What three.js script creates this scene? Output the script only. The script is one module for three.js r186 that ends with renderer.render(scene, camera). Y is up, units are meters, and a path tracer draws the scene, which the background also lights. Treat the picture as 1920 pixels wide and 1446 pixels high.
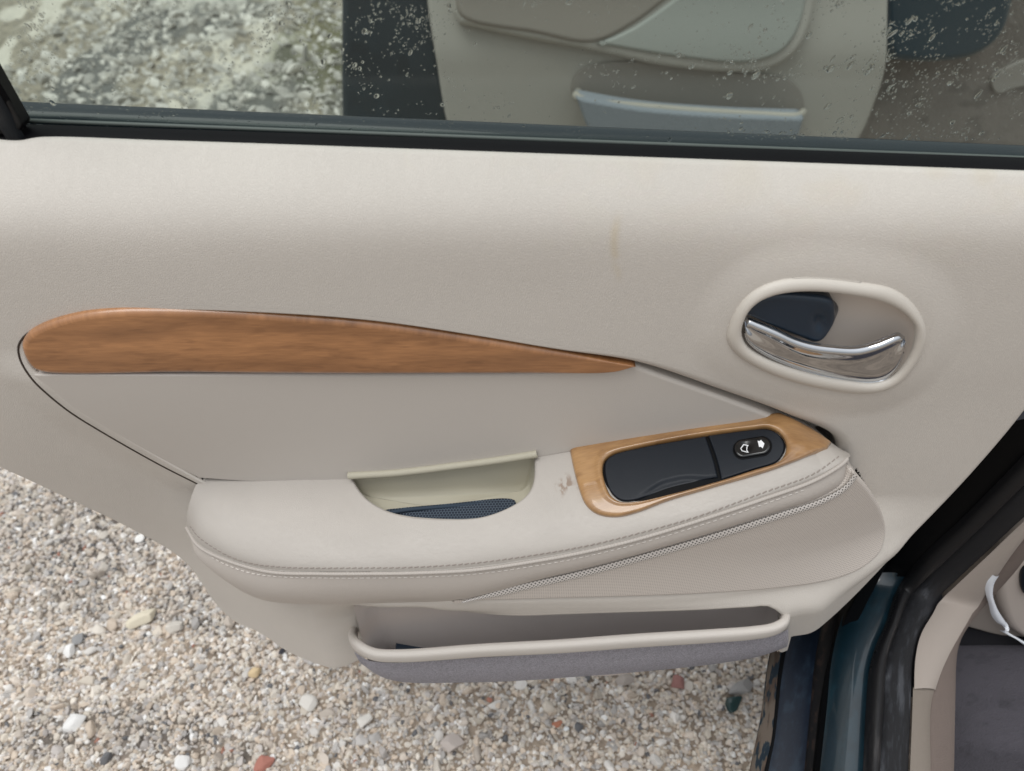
import * as THREE from 'three';
import { mergeGeometries, mergeVertices } from 'three/addons/utils/BufferGeometryUtils.js';

// ------------------------------------------------------------------ camera, sky, sun, exposure
const W = 1920, H = 1446, FOC = 1440, PITCH = THREE.MathUtils.degToRad(43);
const EYE = new THREE.Vector3(0, 1.083, 0.4535);
const scene = new THREE.Scene();
const camera = new THREE.PerspectiveCamera(2 * THREE.MathUtils.radToDeg(Math.atan(H / 2 / FOC)), W / H, 0.02, 200);
camera.position.copy(EYE);
camera.rotation.x = -PITCH;
camera.focus = 0.66; camera.userData.fStop = 6;
{ // overcast sky
  const w = 128, h = 64, d = new Float32Array(w * h * 4);
  for (let j = 0; j < h; j++) for (let i = 0; i < w; i++) {
    const e = Math.sin(((j + 0.5) / h - 0.5) * Math.PI), a = (i + 0.5) / w * Math.PI * 2;
    let L = e > 0 ? 0.22 + 0.98 * e + 0.05 * Math.sin(a * 3 + e * 7) * (1 - e) + 0.04 * Math.sin(a * 7 - e * 11) * (1 - e) : 0.2;
    const o = (j * w + i) * 4;
    d[o] = L * 0.975; d[o + 1] = L; d[o + 2] = L * 1.035; d[o + 3] = 1;
  }
  const t = new THREE.DataTexture(d, w, h, THREE.RGBAFormat, THREE.FloatType);
  t.mapping = THREE.EquirectangularReflectionMapping; t.magFilter = THREE.LinearFilter; t.needsUpdate = true;
  scene.background = t; scene.environment = t;
}
const sun = new THREE.DirectionalLight(new THREE.Color(1, 0.98, 0.95), 1.5);
sun.position.set(-1.6, 6, 1.0); sun.target.position.set(0, 0.4, 0);
sun.castShadow = true; sun.shadow.radius = 70; sun.shadow.mapSize.set(2048, 2048);
Object.assign(sun.shadow.camera, { left: -4, right: 4, top: 4, bottom: -4, near: 0.5, far: 16 });
scene.add(sun, sun.target);
const renderer = new THREE.WebGLRenderer({ antialias: true });
renderer.setSize(1024, 771);
renderer.toneMapping = THREE.LinearToneMapping;
renderer.toneMappingExposure = 1.06;
renderer.shadowMap.enabled = true;

// ------------------------------------------------------------------ helpers: numbers
let seed = 7;
const rnd = () => { seed = (seed + 0x6d2b79f5) | 0; let t = Math.imul(seed ^ (seed >>> 15), 1 | seed); t = (t + Math.imul(t ^ (t >>> 7), 61 | t)) ^ t; return ((t ^ (t >>> 14)) >>> 0) / 4294967296; };
const rr = (a, b) => a + (b - a) * rnd();
const clamp = (x, a = 0, b = 1) => Math.min(b, Math.max(a, x));
const ss = (a, b, x) => { const t = clamp((x - a) / (b - a)); return t * t * (3 - 2 * t); };
const lerp = (a, b, t) => a + (b - a) * t;
const V = (x, y, z) => new THREE.Vector3(x, y, z);
const hash = (x, y) => { let h = Math.imul(x, 374761393) + Math.imul(y, 668265263); h = Math.imul(h ^ (h >>> 13), 1274126177); return ((h ^ (h >>> 16)) >>> 0) / 4294967296; };
function vnoise(x, y, p = 0) { // value noise, period p cells when p > 0
  const xi = Math.floor(x), yi = Math.floor(y), fx = x - xi, fy = y - yi, m = (k) => (p ? ((k % p) + p) % p : k);
  const a = fx * fx * (3 - 2 * fx), b = fy * fy * (3 - 2 * fy);
  return lerp(lerp(hash(m(xi), m(yi)), hash(m(xi + 1), m(yi)), a), lerp(hash(m(xi), m(yi + 1)), hash(m(xi + 1), m(yi + 1)), a), b);
}
const fbm = (x, y, oct = 4, p = 0) => { let s = 0, a = 0.5, n = 0; for (let i = 0; i < oct; i++) { s += a * vnoise(x + i * 17 * (p ? 0 : 1), y, p); n += a; x *= 2; y *= 2; p *= 2; a *= 0.5; } return s / n; };
function worley(x, y, p) { // F1, F2 with period p
  const xi = Math.floor(x), yi = Math.floor(y); let f1 = 9, f2 = 9, id = 0;
  for (let j = -1; j <= 1; j++) for (let i = -1; i <= 1; i++) {
    const cx = xi + i, cy = yi + j, mx = ((cx % p) + p) % p, my = ((cy % p) + p) % p;
    const d = Math.hypot(cx + hash(mx, my) - x, cy + hash(mx + 911, my + 37) - y);
    if (d < f1) { f2 = f1; f1 = d; id = mx * 131 + my; } else if (d < f2) f2 = d;
  }
  return [f1, f2, id];
}
// ------------------------------------------------------------------ helpers: sight lines, surfaces
const cp = Math.cos(PITCH), sp = Math.sin(PITCH);
const ray = (px, py) => { const a = (px - W / 2) / FOC, b = -(py - H / 2) / FOC; return V(a, b * cp - sp, -b * sp - cp); };
const onZ = (px, py, z) => { const d = ray(px, py); return EYE.clone().addScaledVector(d, (z - EYE.z) / d.z); };
const onY = (px, py, y) => { const d = ray(px, py); return EYE.clone().addScaledVector(d, (y - EYE.y) / d.y); };
const proj = (p) => { const x = p.x - EYE.x, y = p.y - EYE.y, z = p.z - EYE.z, f = -(y * sp + z * cp), u = y * cp - z * sp; return [W / 2 + FOC * x / f, H / 2 - FOC * u / f]; };
// smooth line through points; a third entry 1 marks a corner
function curve(pts, closed = false, step = 6) {
  const out = [], n = pts.length; let runs = [], cur = [];
  const corner = pts.map((p) => p[2] === 1), first = closed ? Math.max(0, corner.indexOf(true)) : 0, any = corner.includes(true);
  if (closed && !any) runs = [[pts, true]];
  else {
    const seq = []; for (let i = 0; i < n + (closed ? 1 : 0); i++) seq.push(pts[(first + i) % n]);
    cur = [seq[0]];
    for (let i = 1; i < seq.length; i++) { cur.push(seq[i]); if (seq[i][2] === 1 || i === seq.length - 1) { runs.push([cur, false]); cur = [seq[i]]; } }
  }
  for (const [r, cl] of runs) {
    const c = new THREE.CatmullRomCurve3(r.map((p) => V(p[0], p[1], 0)), cl, 'centripetal');
    const k = Math.max(2, Math.ceil(c.getLength() / step)), q = c.getSpacedPoints(k);
    if (closed || runs.indexOf(runs.find((x) => x[0] === r)) < runs.length - 1) q.pop();
    for (const p of q) out.push([p.x, p.y]);
  }
  return out;
}
function surf(P, guess) {
  const e = 1e-4, S = { P };
  S.frame = (u, v) => { const p = P(u, v), a = P(u + e, v).sub(p).divideScalar(e), b = P(u, v + e).sub(p).divideScalar(e); let n = a.clone().cross(b).normalize(); if (n.dot(EYE.clone().sub(p)) < 0 && !S.free) n.negate(); return { p, a, b, n }; };
  S.at = (u, v, h = 0) => { if (!h) return P(u, v); const f = S.frame(u, v); return f.p.addScaledVector(f.n, h); };
  S.inv = (px, py, h = 0) => {
    let [u, v] = guess(px, py);
    for (let k = 0; k < 25; k++) {
      const q = proj(S.at(u, v, h)), rx = px - q[0], ry = py - q[1];
      if (Math.hypot(rx, ry) < 0.02) break;
      const d = 2e-4, qu = proj(S.at(u + d, v, h)), qv = proj(S.at(u, v + d, h));
      const a = (qu[0] - q[0]) / d, b = (qv[0] - q[0]) / d, c = (qu[1] - q[1]) / d, g = (qv[1] - q[1]) / d, D = a * g - b * c;
      let du = (rx * g - ry * b) / D, dv = (a * ry - c * rx) / D; const m = Math.hypot(du, dv), lim = 0.08; if (m > lim) { du *= lim / m; dv *= lim / m; }
      u += du; v += dv;
    }
    return [u, v];
  };
  S.invAll = (pts, h) => pts.map((p) => S.inv(p[0], p[1], h));
  return S;
}
const height = (f) => surf((x, y) => V(x, y, f(x, y)), (px, py) => { const p = onZ(px, py, 0.02); return [p.x, p.y]; });
function inside(poly, x, y) { let c = false; for (let i = 0, j = poly.length - 1; i < poly.length; j = i++) { const a = poly[i], b = poly[j]; if ((a[1] > y) !== (b[1] > y) && x < (b[0] - a[0]) * (y - a[1]) / (b[1] - a[1]) + a[0]) c = !c; } return c; }
function sdist(poly, x, y) { // positive inside
  let d = 1e9;
  for (let i = 0, j = poly.length - 1; i < poly.length; j = i++) { const a = poly[j], b = poly[i], ex = b[0] - a[0], ey = b[1] - a[1], t = clamp(((x - a[0]) * ex + (y - a[1]) * ey) / (ex * ex + ey * ey || 1)); d = Math.min(d, Math.hypot(x - a[0] - ex * t, y - a[1] - ey * t)); }
  return inside(poly, x, y) ? d : -d;
}
function make(pos, nor, uv, uv1, idx) { // winding follows the normals
  const P = (i, c) => pos[i * 3 + c], out = [];
  for (let t = 0; t < idx.length; t += 3) {
    const [a, b, c] = [idx[t], idx[t + 1], idx[t + 2]];
    const ux = P(b, 0) - P(a, 0), uy = P(b, 1) - P(a, 1), uz = P(b, 2) - P(a, 2), vx = P(c, 0) - P(a, 0), vy = P(c, 1) - P(a, 1), vz = P(c, 2) - P(a, 2);
    const nx = uy * vz - uz * vy, ny = uz * vx - ux * vz, nz = ux * vy - uy * vx;
    if (nx * nx + ny * ny + nz * nz < 1e-22) continue;
    const d = nx * (nor[a * 3] + nor[b * 3] + nor[c * 3]) + ny * (nor[a * 3 + 1] + nor[b * 3 + 1] + nor[c * 3 + 1]) + nz * (nor[a * 3 + 2] + nor[b * 3 + 2] + nor[c * 3 + 2]);
    d < 0 ? out.push(a, c, b) : out.push(a, b, c);
  }
  const g = new THREE.BufferGeometry();
  g.setAttribute('position', new THREE.Float32BufferAttribute(pos, 3)); g.setAttribute('normal', new THREE.Float32BufferAttribute(nor, 3));
  g.setAttribute('uv', new THREE.Float32BufferAttribute(uv, 2)); g.setAttribute('uv1', new THREE.Float32BufferAttribute(uv1, 2));
  g.setIndex(out); return g;
}
// fill of an outline on a surface by a grid whose edge cells are cut along the outline; uv = metres, uv1 = 0..1 over the outline's box (or a given box)
function fill(S, poly, du, dv, { h = 0, mu = 1, mv = 1, box } = {}) {
  let x0 = 1e9, x1 = -1e9, y0 = 1e9, y1 = -1e9; for (const p of poly) { x0 = Math.min(x0, p[0]); x1 = Math.max(x1, p[0]); y0 = Math.min(y0, p[1]); y1 = Math.max(y1, p[1]); }
  box ??= [x0, y0, x1, y1];
  const nx = Math.ceil((x1 - x0) / du) + 1, ny = Math.ceil((y1 - y0) / dv) + 1, ox = x0 - du * 0.37, oy = y0 - dv * 0.41;
  const mark = new Uint8Array((nx + 2) * (ny + 2)), pos = [], nor = [], uv = [], uv1 = [], idx = [], ids = new Map();
  for (let i = 0, j = poly.length - 1; i < poly.length; j = i++) {
    const a = poly[j], b = poly[i];
    for (let cx = Math.floor((Math.min(a[0], b[0]) - ox) / du); cx <= Math.floor((Math.max(a[0], b[0]) - ox) / du); cx++) for (let cy = Math.floor((Math.min(a[1], b[1]) - oy) / dv); cy <= Math.floor((Math.max(a[1], b[1]) - oy) / dv); cy++) mark[cy * (nx + 2) + cx] = 1;
  }
  const add = (u, v) => { const f = S.frame(u, v), p = f.p.addScaledVector(f.n, h); pos.push(p.x, p.y, p.z); nor.push(f.n.x, f.n.y, f.n.z); uv.push(u * mu, v * mv); uv1.push((u - box[0]) / (box[2] - box[0]), (v - box[1]) / (box[3] - box[1])); return pos.length / 3 - 1; };
  const corner = (i, j) => { const k = j * 100003 + i; let q = ids.get(k); if (q === undefined) ids.set(k, q = add(ox + i * du, oy + j * dv)); return q; };
  const cut = (pl, ax, lim, keep) => { const out = []; for (let i = 0; i < pl.length; i++) { const a = pl[i], b = pl[(i + 1) % pl.length], ia = keep * (a[ax] - lim) >= 0, ib = keep * (b[ax] - lim) >= 0; if (ia) out.push(a); if (ia !== ib) { const t = (lim - a[ax]) / (b[ax] - a[ax]); out.push([lerp(a[0], b[0], t), lerp(a[1], b[1], t)]); } } return out; };
  for (let j = 0; j <= ny; j++) for (let i = 0; i <= nx; i++) {
    const ax = ox + i * du, ay = oy + j * dv;
    if (mark[j * (nx + 2) + i]) {
      let pl = cut(cut(cut(cut(poly, 0, ax, 1), 0, ax + du, -1), 1, ay, 1), 1, ay + dv, -1);
      pl = pl.filter((p, k) => { const q = pl[(k + pl.length - 1) % pl.length]; return Math.hypot(p[0] - q[0], p[1] - q[1]) > 1e-7; });
      if (pl.length < 3) continue;
      const tri = THREE.ShapeUtils.triangulateShape(pl.map((p) => new THREE.Vector2(p[0], p[1])), []), id = pl.map((p) => add(p[0], p[1]));
      for (const t of tri) idx.push(id[t[0]], id[t[1]], id[t[2]]);
    } else if (inside(poly, ax + du / 2, ay + dv / 2)) { const a = corner(i, j), b = corner(i + 1, j), c = corner(i + 1, j + 1), d = corner(i, j + 1); idx.push(a, b, c, a, c, d); }
  }
  return make(pos, nor, uv, uv1, idx);
}
// a grid mesh of n x m points given by f(i, j) -> Vector3; normals from differences
function sheet(n, m, f, { close = false, flip = false, toward = null, mu = 1, mv = 1 } = {}) {
  const P = []; for (let j = 0; j <= m; j++) for (let i = 0; i <= n; i++) P.push(f(i / n, j / m));
  const at = (i, j) => P[clamp(j, 0, m) * (n + 1) + (close ? ((i % n) + n) % n : clamp(i, 0, n))];
  const pos = [], nor = [], uv = [], uv1 = [], idx = [];
  for (let j = 0; j <= m; j++) for (let i = 0; i <= n; i++) {
    const p = at(i, j), nn = at(i + 1, j).clone().sub(at(i - 1, j)).cross(at(i, j + 1).clone().sub(at(i, j - 1)));
    if (nn.lengthSq() < 1e-20) nn.set(0, 0, 1); nn.normalize(); if (flip) nn.negate(); if (toward && nn.dot(toward) < 0) nn.negate();
    pos.push(p.x, p.y, p.z); nor.push(nn.x, nn.y, nn.z); uv.push(i / n * mu, j / m * mv); uv1.push(i / n, j / m);
    if (i < n && j < m) { const a = j * (n + 1) + i; idx.push(a, a + 1, a + n + 2, a, a + n + 2, a + n + 1); }
  }
  return make(pos, nor, uv, uv1, idx);
}
// a pad: filled outline lifted by h with a rounded edge of radius r and a skirt
function pad(S, poly, { h = 0, r: rad = 0.004, skirt = 0.01, du = 0.003, dv = du, mu = 1, mv = 1, steps = 6, box } = {}) {
  const n = poly.length, inner = [], rings = [], radii = [];
  let area = 0; for (let i = 0, j = n - 1; i < n; j = i++) area += poly[j][0] * poly[i][1] - poly[i][0] * poly[j][1];
  for (let i = 0; i < n; i++) {
    const [u, v] = poly[i], r = typeof rad === 'function' ? rad(u, v) : rad, f = S.frame(u, v), q0 = poly[(i + n - 1) % n], q1 = poly[(i + 1) % n];
    const tan = f.a.clone().multiplyScalar(q1[0] - q0[0]).addScaledVector(f.b, q1[1] - q0[1]).normalize(), o = tan.clone().cross(f.n).normalize();
    // outward test in uv
    const A = f.a.dot(f.a), B = f.a.dot(f.b), C = f.b.dot(f.b), D = A * C - B * B, toUV = (w) => { const x = w.dot(f.a), y = w.dot(f.b); return [(x * C - y * B) / D, (y * A - x * B) / D]; };
    let d = toUV(o); const crossz = (q1[0] - q0[0]) * d[1] - (q1[1] - q0[1]) * d[0];
    if (crossz * area > 0) { o.negate(); d = [-d[0], -d[1]]; }
    radii.push(r); inner.push([u - d[0] * r, v - d[1] * r]); rings.push(o);
  }
  const top = fill(S, inner, du, dv, { h, mu, mv, box });
  const pos = [], nor = [], uv = [], uv1 = [], idx = [], K = steps + 1;
  let x0 = 1e9, x1 = -1e9, y0 = 1e9, y1 = -1e9; for (const p of inner) { x0 = Math.min(x0, p[0]); x1 = Math.max(x1, p[0]); y0 = Math.min(y0, p[1]); y1 = Math.max(y1, p[1]); }
  box ??= [x0, y0, x1, y1];
  for (let i = 0; i <= n; i++) {
    const k = i % n, r = radii[k], [u, v] = inner[k], f = S.frame(u, v), o = rings[k].clone().addScaledVector(f.n, -rings[k].dot(f.n)).normalize();
    for (let s = 0; s <= K; s++) {
      const a = Math.min(s, steps) / steps * Math.PI / 2, c = Math.cos(a), z = Math.sin(a);
      const p = f.p.clone().addScaledVector(f.n, h - r + r * c - (s > steps ? skirt : 0)).addScaledVector(o, r * z), m = f.n.clone().multiplyScalar(c).addScaledVector(o, z);
      pos.push(p.x, p.y, p.z); nor.push(m.x, m.y, m.z);
      const w = s > steps ? r * 1.5 + skirt : r * a; uv.push(u * mu + poly[k][0] * 0 + (o.x) * w, v * mv + o.y * w); uv1.push(clamp((u - box[0]) / (box[2] - box[0]), 0, 1), clamp((v - box[1]) / (box[3] - box[1]), 0, 1));
      if (i < n && s < K) { const q = i * (K + 1) + s; idx.push(q, q + 1, q + K + 2, q, q + K + 2, q + K + 1); }
    }
  }
  return mergeGeometries([top, make(pos, nor, uv, uv1, idx)]);
}
// polar resampling of an outline about a centre, for rings between two outlines
function polar(poly, c, n) {
  const out = [];
  for (let k = 0; k < n; k++) {
    const a = k / n * Math.PI * 2, dx = Math.cos(a), dy = Math.sin(a); let best = 0;
    for (let i = 0, j = poly.length - 1; i < poly.length; j = i++) {
      const p = poly[j], q = poly[i], ex = q[0] - p[0], ey = q[1] - p[1], D = dx * ey - dy * ex; if (Math.abs(D) < 1e-9) continue;
      const t = ((p[0] - c[0]) * ey - (p[1] - c[1]) * ex) / D, s = ((p[0] - c[0]) * dy - (p[1] - c[1]) * dx) / D; if (t > best && s >= -1e-6 && s <= 1 + 1e-6) best = t;
    }
    out.push([c[0] + dx * best, c[1] + dy * best]);
  }
  return out;
}
function tube(points, r, { seg = 80, rad = 10, closed = false, ry = r } = {}) {
  const c = new THREE.CatmullRomCurve3(points, closed, 'centripetal'), g = new THREE.TubeGeometry(c, seg, r, rad, closed);
  g.setAttribute('uv1', g.attributes.uv.clone()); return g;
}
const withUv1 = (g) => { if (!g.attributes.uv1) g.setAttribute('uv1', g.attributes.uv.clone()); return g; };
// ------------------------------------------------------------------ helpers: things
const used = new Map();
const numbered = (n) => { const k = used.get(n) ?? 0; used.set(n, k + 1); return k ? n + '_' + String(k).padStart(3, '0') : n; };
function tag(o, label, category, group, kind) { if (label) o.userData.label = label; if (category) o.userData.category = category; if (group) o.userData.group = group; if (kind) o.userData.kind = kind; return o; }
function thing(name, label, category, p, group) { const g = new THREE.Group(); g.name = numbered(name); g.position.copy(p); scene.add(g); return tag(g, label, category, group); }
function part(name, geo, mat, parent, extra) { // geometry given in world axes
  geo = Array.isArray(geo) ? mergeGeometries(geo.map((g) => g.index ? g : mergeVertices(g))) : geo;
  const m = new THREE.Mesh(geo, mat); m.name = name; m.castShadow = m.receiveShadow = true;
  let off = V(0, 0, 0); for (let p = parent; p && p !== scene; p = p.parent) off.add(p.position);
  geo.translate(-off.x, -off.y, -off.z); parent.add(m); if (extra) Object.assign(m.userData, extra); return m;
}
// ------------------------------------------------------------------ textures
function tex(w, h, f, srgb = false, rep = [1, 1], channel = 0) {
  const d = new Uint8Array(w * h * 4);
  for (let j = 0; j < h; j++) for (let i = 0; i < w; i++) { const c = f(i / w, j / h), o = (j * w + i) * 4; if (typeof c === 'number') d[o] = d[o + 1] = d[o + 2] = clamp(c) * 255; else { d[o] = clamp(c[0]) * 255; d[o + 1] = clamp(c[1]) * 255; d[o + 2] = clamp(c[2]) * 255; } d[o + 3] = 255; }
  const t = new THREE.DataTexture(d, w, h, THREE.RGBAFormat, THREE.UnsignedByteType);
  t.magFilter = THREE.LinearFilter; t.wrapS = t.wrapT = THREE.RepeatWrapping; t.repeat.set(...rep); t.channel = channel; if (srgb) t.colorSpace = THREE.SRGBColorSpace; t.needsUpdate = true; return t;
}
const retile = (t, rep, channel = 0) => { const c = t.clone(); c.repeat.set(...rep); c.channel = channel; c.needsUpdate = true; return c; };
const leatherTex = tex(1024, 1024, (x, y) => {
  const wx = x * 60 + 1.2 * (fbm(x * 12, y * 12, 3, 12) - 0.5) * 2, wy = y * 42 + 1.6 * (fbm(x * 12 + 3, y * 12 + 5, 3, 12) - 0.5) * 2;
  const px = x * 60 + (wx - x * 60), py = y * 42 + (wy - y * 42);
  const a = (() => { const xi = Math.floor(px), yi = Math.floor(py); let f1 = 9, f2 = 9; for (let j = -1; j <= 1; j++) for (let i = -1; i <= 1; i++) { const cx = xi + i, cy = yi + j, mx = ((cx % 60) + 60) % 60, my = ((cy % 42) + 42) % 42, d = Math.hypot(cx + hash(mx, my) - px, cy + hash(mx + 911, my + 37) - py); if (d < f1) { f2 = f1; f1 = d; } else if (d < f2) f2 = d; } return f2 - f1; })();
  return 0.25 + 0.5 * ss(0, 0.35, a) + 0.12 * fbm(x * 160, y * 160, 2, 160) + 0.07 * fbm(x * 8, y * 8, 3, 8);
});
const noiseTex = tex(512, 512, (x, y) => fbm(x * 64, y * 64, 4, 64));
const fuzzTex = tex(512, 512, (x, y) => 0.6 * fbm(x * 90 + 3 * fbm(x * 16, y * 16, 2, 16), y * 60, 3, 0) + 0.4 * hash((x * 512) | 0, (y * 512) | 0));
const dirtTex = tex(512, 512, (x, y) => { const n = fbm(x * 6, y * 6, 5, 6), m = fbm(x * 24 + 9, y * 24, 3, 24), v = 0.86 + 0.14 * ss(0.3, 0.6, n) - 0.1 * ss(0.62, 0.8, m); return [v, v * 0.99, v * 0.975]; }, true);
const roughTex = tex(256, 256, (x, y) => 0.75 + 0.25 * fbm(x * 12, y * 12, 4, 12));

const std = (o) => new THREE.MeshStandardMaterial(o), phy = (o) => new THREE.MeshPhysicalMaterial(o);
const leather = (hex, bump = 0.00035, rough = 0.55, rep = 11, extra = {}) => phy({ color: hex, roughness: rough, bumpMap: retile(leatherTex, [rep, rep]), bumpScale: bump, roughnessMap: retile(roughTex, [4, 4]), specularIntensity: 0.6, ...extra });
// colour maps that lie once over a panel
const panelMap = tex(1024, 768, (x, y) => { // faint yellowing under the window, a few scuffs
  const n = fbm(x * 7, y * 7, 4), m = fbm(x * 30, y * 40, 3); let v = 0.965 + 0.05 * (n - 0.5), w = 0;
  w += 0.28 * ss(0.82, 1.0, y) * ss(0.42, 0.75, m) * ss(0.35, 0.9, x);
  const streak = Math.exp(-(((x - 0.548 + 0.003 * Math.sin(y * 60)) / 0.003) ** 2)) * ss(0.81, 0.84, y) * (1 - ss(0.87, 0.89, y)) * ss(0.35, 0.6, fbm(x * 90, y * 50, 2)); w += 0.35 * streak;
  w += 0.22 * Math.exp(-(((x - 0.91) / 0.03) ** 2) - ((y - 0.12) / 0.05) ** 2) * m;
  v *= 1 - 0.06 * w; return [v, v * (1 - 0.06 * w), v * (1 - 0.20 * w)];
}, true, [1, 1], 1);
const armMap = tex(1024, 256, (x, y) => {
  const n = fbm(x * 9, y * 4, 4); let v = 0.97 + 0.05 * (n - 0.5);
  const d = Math.hypot((x - 0.586) * 5.2 + 0.25 * (fbm(x * 60, y * 12, 3) - 0.5), y - 0.24), s = (1 - ss(0.02, 0.10, d)) * ss(0.45, 0.62, fbm(x * 150, y * 26, 3));
  return [lerp(v, 0.62, s * 0.5), lerp(v, 0.50, s * 0.5), lerp(v, 0.42, s * 0.5)];
}, true, [1, 1], 1);
const woodTex = (dark, light, k, sx, sy) => tex(2048, 512, (x, y) => {
  const w = fbm(x * 3 + k, y * 3, 3) * 0.6, g = fbm(x * sx + k * 3, (y + w * 0.18) * sy, 4), f = fbm(x * sx * 6, y * sy * 7 + w * 4, 2), p = ss(0.58, 0.8, fbm(x * 26, y * 15 + k, 3));
  const b = ss(0.42, 0.72, fbm(x * 4.2 + k, y * 2.4, 3)); let t = clamp(0.12 + 0.62 * g + 0.30 * (f - 0.5) + 0.20 * (fbm(x * 60 + k, y * 160, 2) - 0.5) + 0.16 * (vnoise(x * 40, y * 330 + w * 30) - 0.5) - 0.16 * p + 0.24 * b);
  return [0, 1, 2].map((c) => lerp(dark[c], light[c], t));
}, true, [1, 1], 1);
const M = {
  trim: leather('#d6d0c8', 0.0002, 0.6, 13, { map: panelMap }),
  insert: leather('#c6c0b9', 0.0001, 0.62, 16),
  arm: leather('#bdb7b0', 0.00013, 0.42, 14, { map: armMap }),
  armFront: leather('#c8c1ba', 0.00018, 0.52, 14),
  thread: std({ color: '#948b84', roughness: 0.8 }), threadPale: std({ color: '#d8d2cb', roughness: 0.7 }),
  wood: phy({ map: woodTex([0.49, 0.33, 0.205], [0.78, 0.56, 0.37], 1.3, 7, 5), roughness: 0.4, clearcoat: 0.9, clearcoatRoughness: 0.16 }),
  woodGloss: phy({ map: woodTex([0.49, 0.35, 0.21], [0.74, 0.58, 0.39], 4.1, 4, 6), roughness: 0.35, clearcoat: 1, clearcoatRoughness: 0.06 }),
  bezel: phy({ color: '#cdc7be', roughness: 0.4, bumpMap: retile(noiseTex, [30, 30]), bumpScale: 0.00005 }),
  bowl: std({ color: '#d6ccc2', roughness: 0.6 }),
  cubby: std({ color: '#bab5a3', roughness: 0.5, bumpMap: retile(noiseTex, [12, 12]), bumpScale: 0.00012 }),
  navy: std({ color: '#1a2938', roughness: 0.3, bumpMap: retile(noiseTex, [30, 30]), bumpScale: 0.00005 }),
  black: phy({ color: '#050609', roughness: 0.6, specularIntensity: 0.3 }), blackGloss: phy({ color: '#07090c', roughness: 0.25, clearcoat: 0.6, clearcoatRoughness: 0.2 }),
  plastic: phy({ color: '#101720', roughness: 0.45, specularIntensity: 0.7, bumpMap: retile(noiseTex, [40, 40]), bumpScale: 0.00006 }),
  rubber: phy({ color: '#060509', roughness: 0.6, specularIntensity: 0.35 }),
  white: std({ color: '#e8eaec', roughness: 0.5 }),
  chrome: std({ color: '#c9ccd0', metalness: 1, roughness: 0.07 }),
  paint: phy({ color: '#041c2a', roughness: 0.45, clearcoat: 0.4, clearcoatRoughness: 0.06 }),
  pocketCarpet: phy({ color: '#e2dfe8', roughness: 1, map: tex(512, 512, (x, y) => { const v = 0.74 + 0.28 * fbm(x * 110 + 4 * fbm(x * 20, y * 20, 2), y * 70, 3) * 1.5 - 0.1 * hash((x * 512) | 0, (y * 512) | 0); return [v, v, v * 1.01]; }, true, [5, 5]), bumpMap: retile(fuzzTex, [5, 5]), bumpScale: 0.004, sheen: 0.5, sheenRoughness: 0.6, sheenColor: new THREE.Color('#b5b0b6') }),
  pocketWall: std({ color: '#cdc4be', roughness: 0.8, bumpMap: retile(noiseTex, [10, 10]), bumpScale: 0.0002 }),
  glass: phy({ color: '#cdd6d0', roughness: 0.1, transmission: 1, thickness: 0, ior: 1.5, specularIntensity: 0.6 }),
  water: phy({ color: '#ffffff', roughness: 0, transmission: 1, thickness: 0.002, ior: 1.33 }),
};
const grilleBump = tex(64, 64, (x, y) => ss(0.18, 0.34, Math.hypot(x - 0.5, y - 0.5)));
const grilleMap = tex(64, 64, (x, y) => { const v = 0.80 + 0.20 * ss(0.18, 0.32, Math.hypot(x - 0.5, y - 0.5)); return [v, v * 0.99, v * 0.98]; }, true, [640, 480]);
M.grille = phy({ color: '#d3cdc7', roughness: 0.6, map: grilleMap, bumpMap: retile(grilleBump, [640, 480]), bumpScale: 0.00012 });
M.meshStrip = std({ color: '#e0dbd6', roughness: 0.6, map: tex(64, 64, (x, y) => { const a = Math.min(Math.hypot(x - 0.25, y - 0.5), Math.hypot(x - 0.75, y), Math.hypot(x - 0.75, y - 1)), v = 0.48 + 0.52 * ss(0.17, 0.23, a); return v; }, true, [100, 2], 1) });
const hexd = (x, y) => { const h = (u, v) => { u -= Math.round(u); v = v - Math.round(v / 1.732) * 1.732; return Math.hypot(u, v); }; return Math.min(h(x, y), h(x - 0.5, y - 0.866)); };
M.mat = std({ color: '#ffffff', roughness: 0.7, map: tex(256, 256, (x, y) => { const d = hexd(x * 4, y * 4 * 0.866), v = ss(0.36, 0.46, d); return [lerp(0.12, 0.36, v), lerp(0.16, 0.41, v), lerp(0.22, 0.46, v)]; }, true, [95, 95]), bumpMap: tex(256, 256, (x, y) => ss(0.36, 0.46, hexd(x * 4, y * 4 * 0.866)), false, [95, 95]), bumpScale: 0.0006 });

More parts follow.
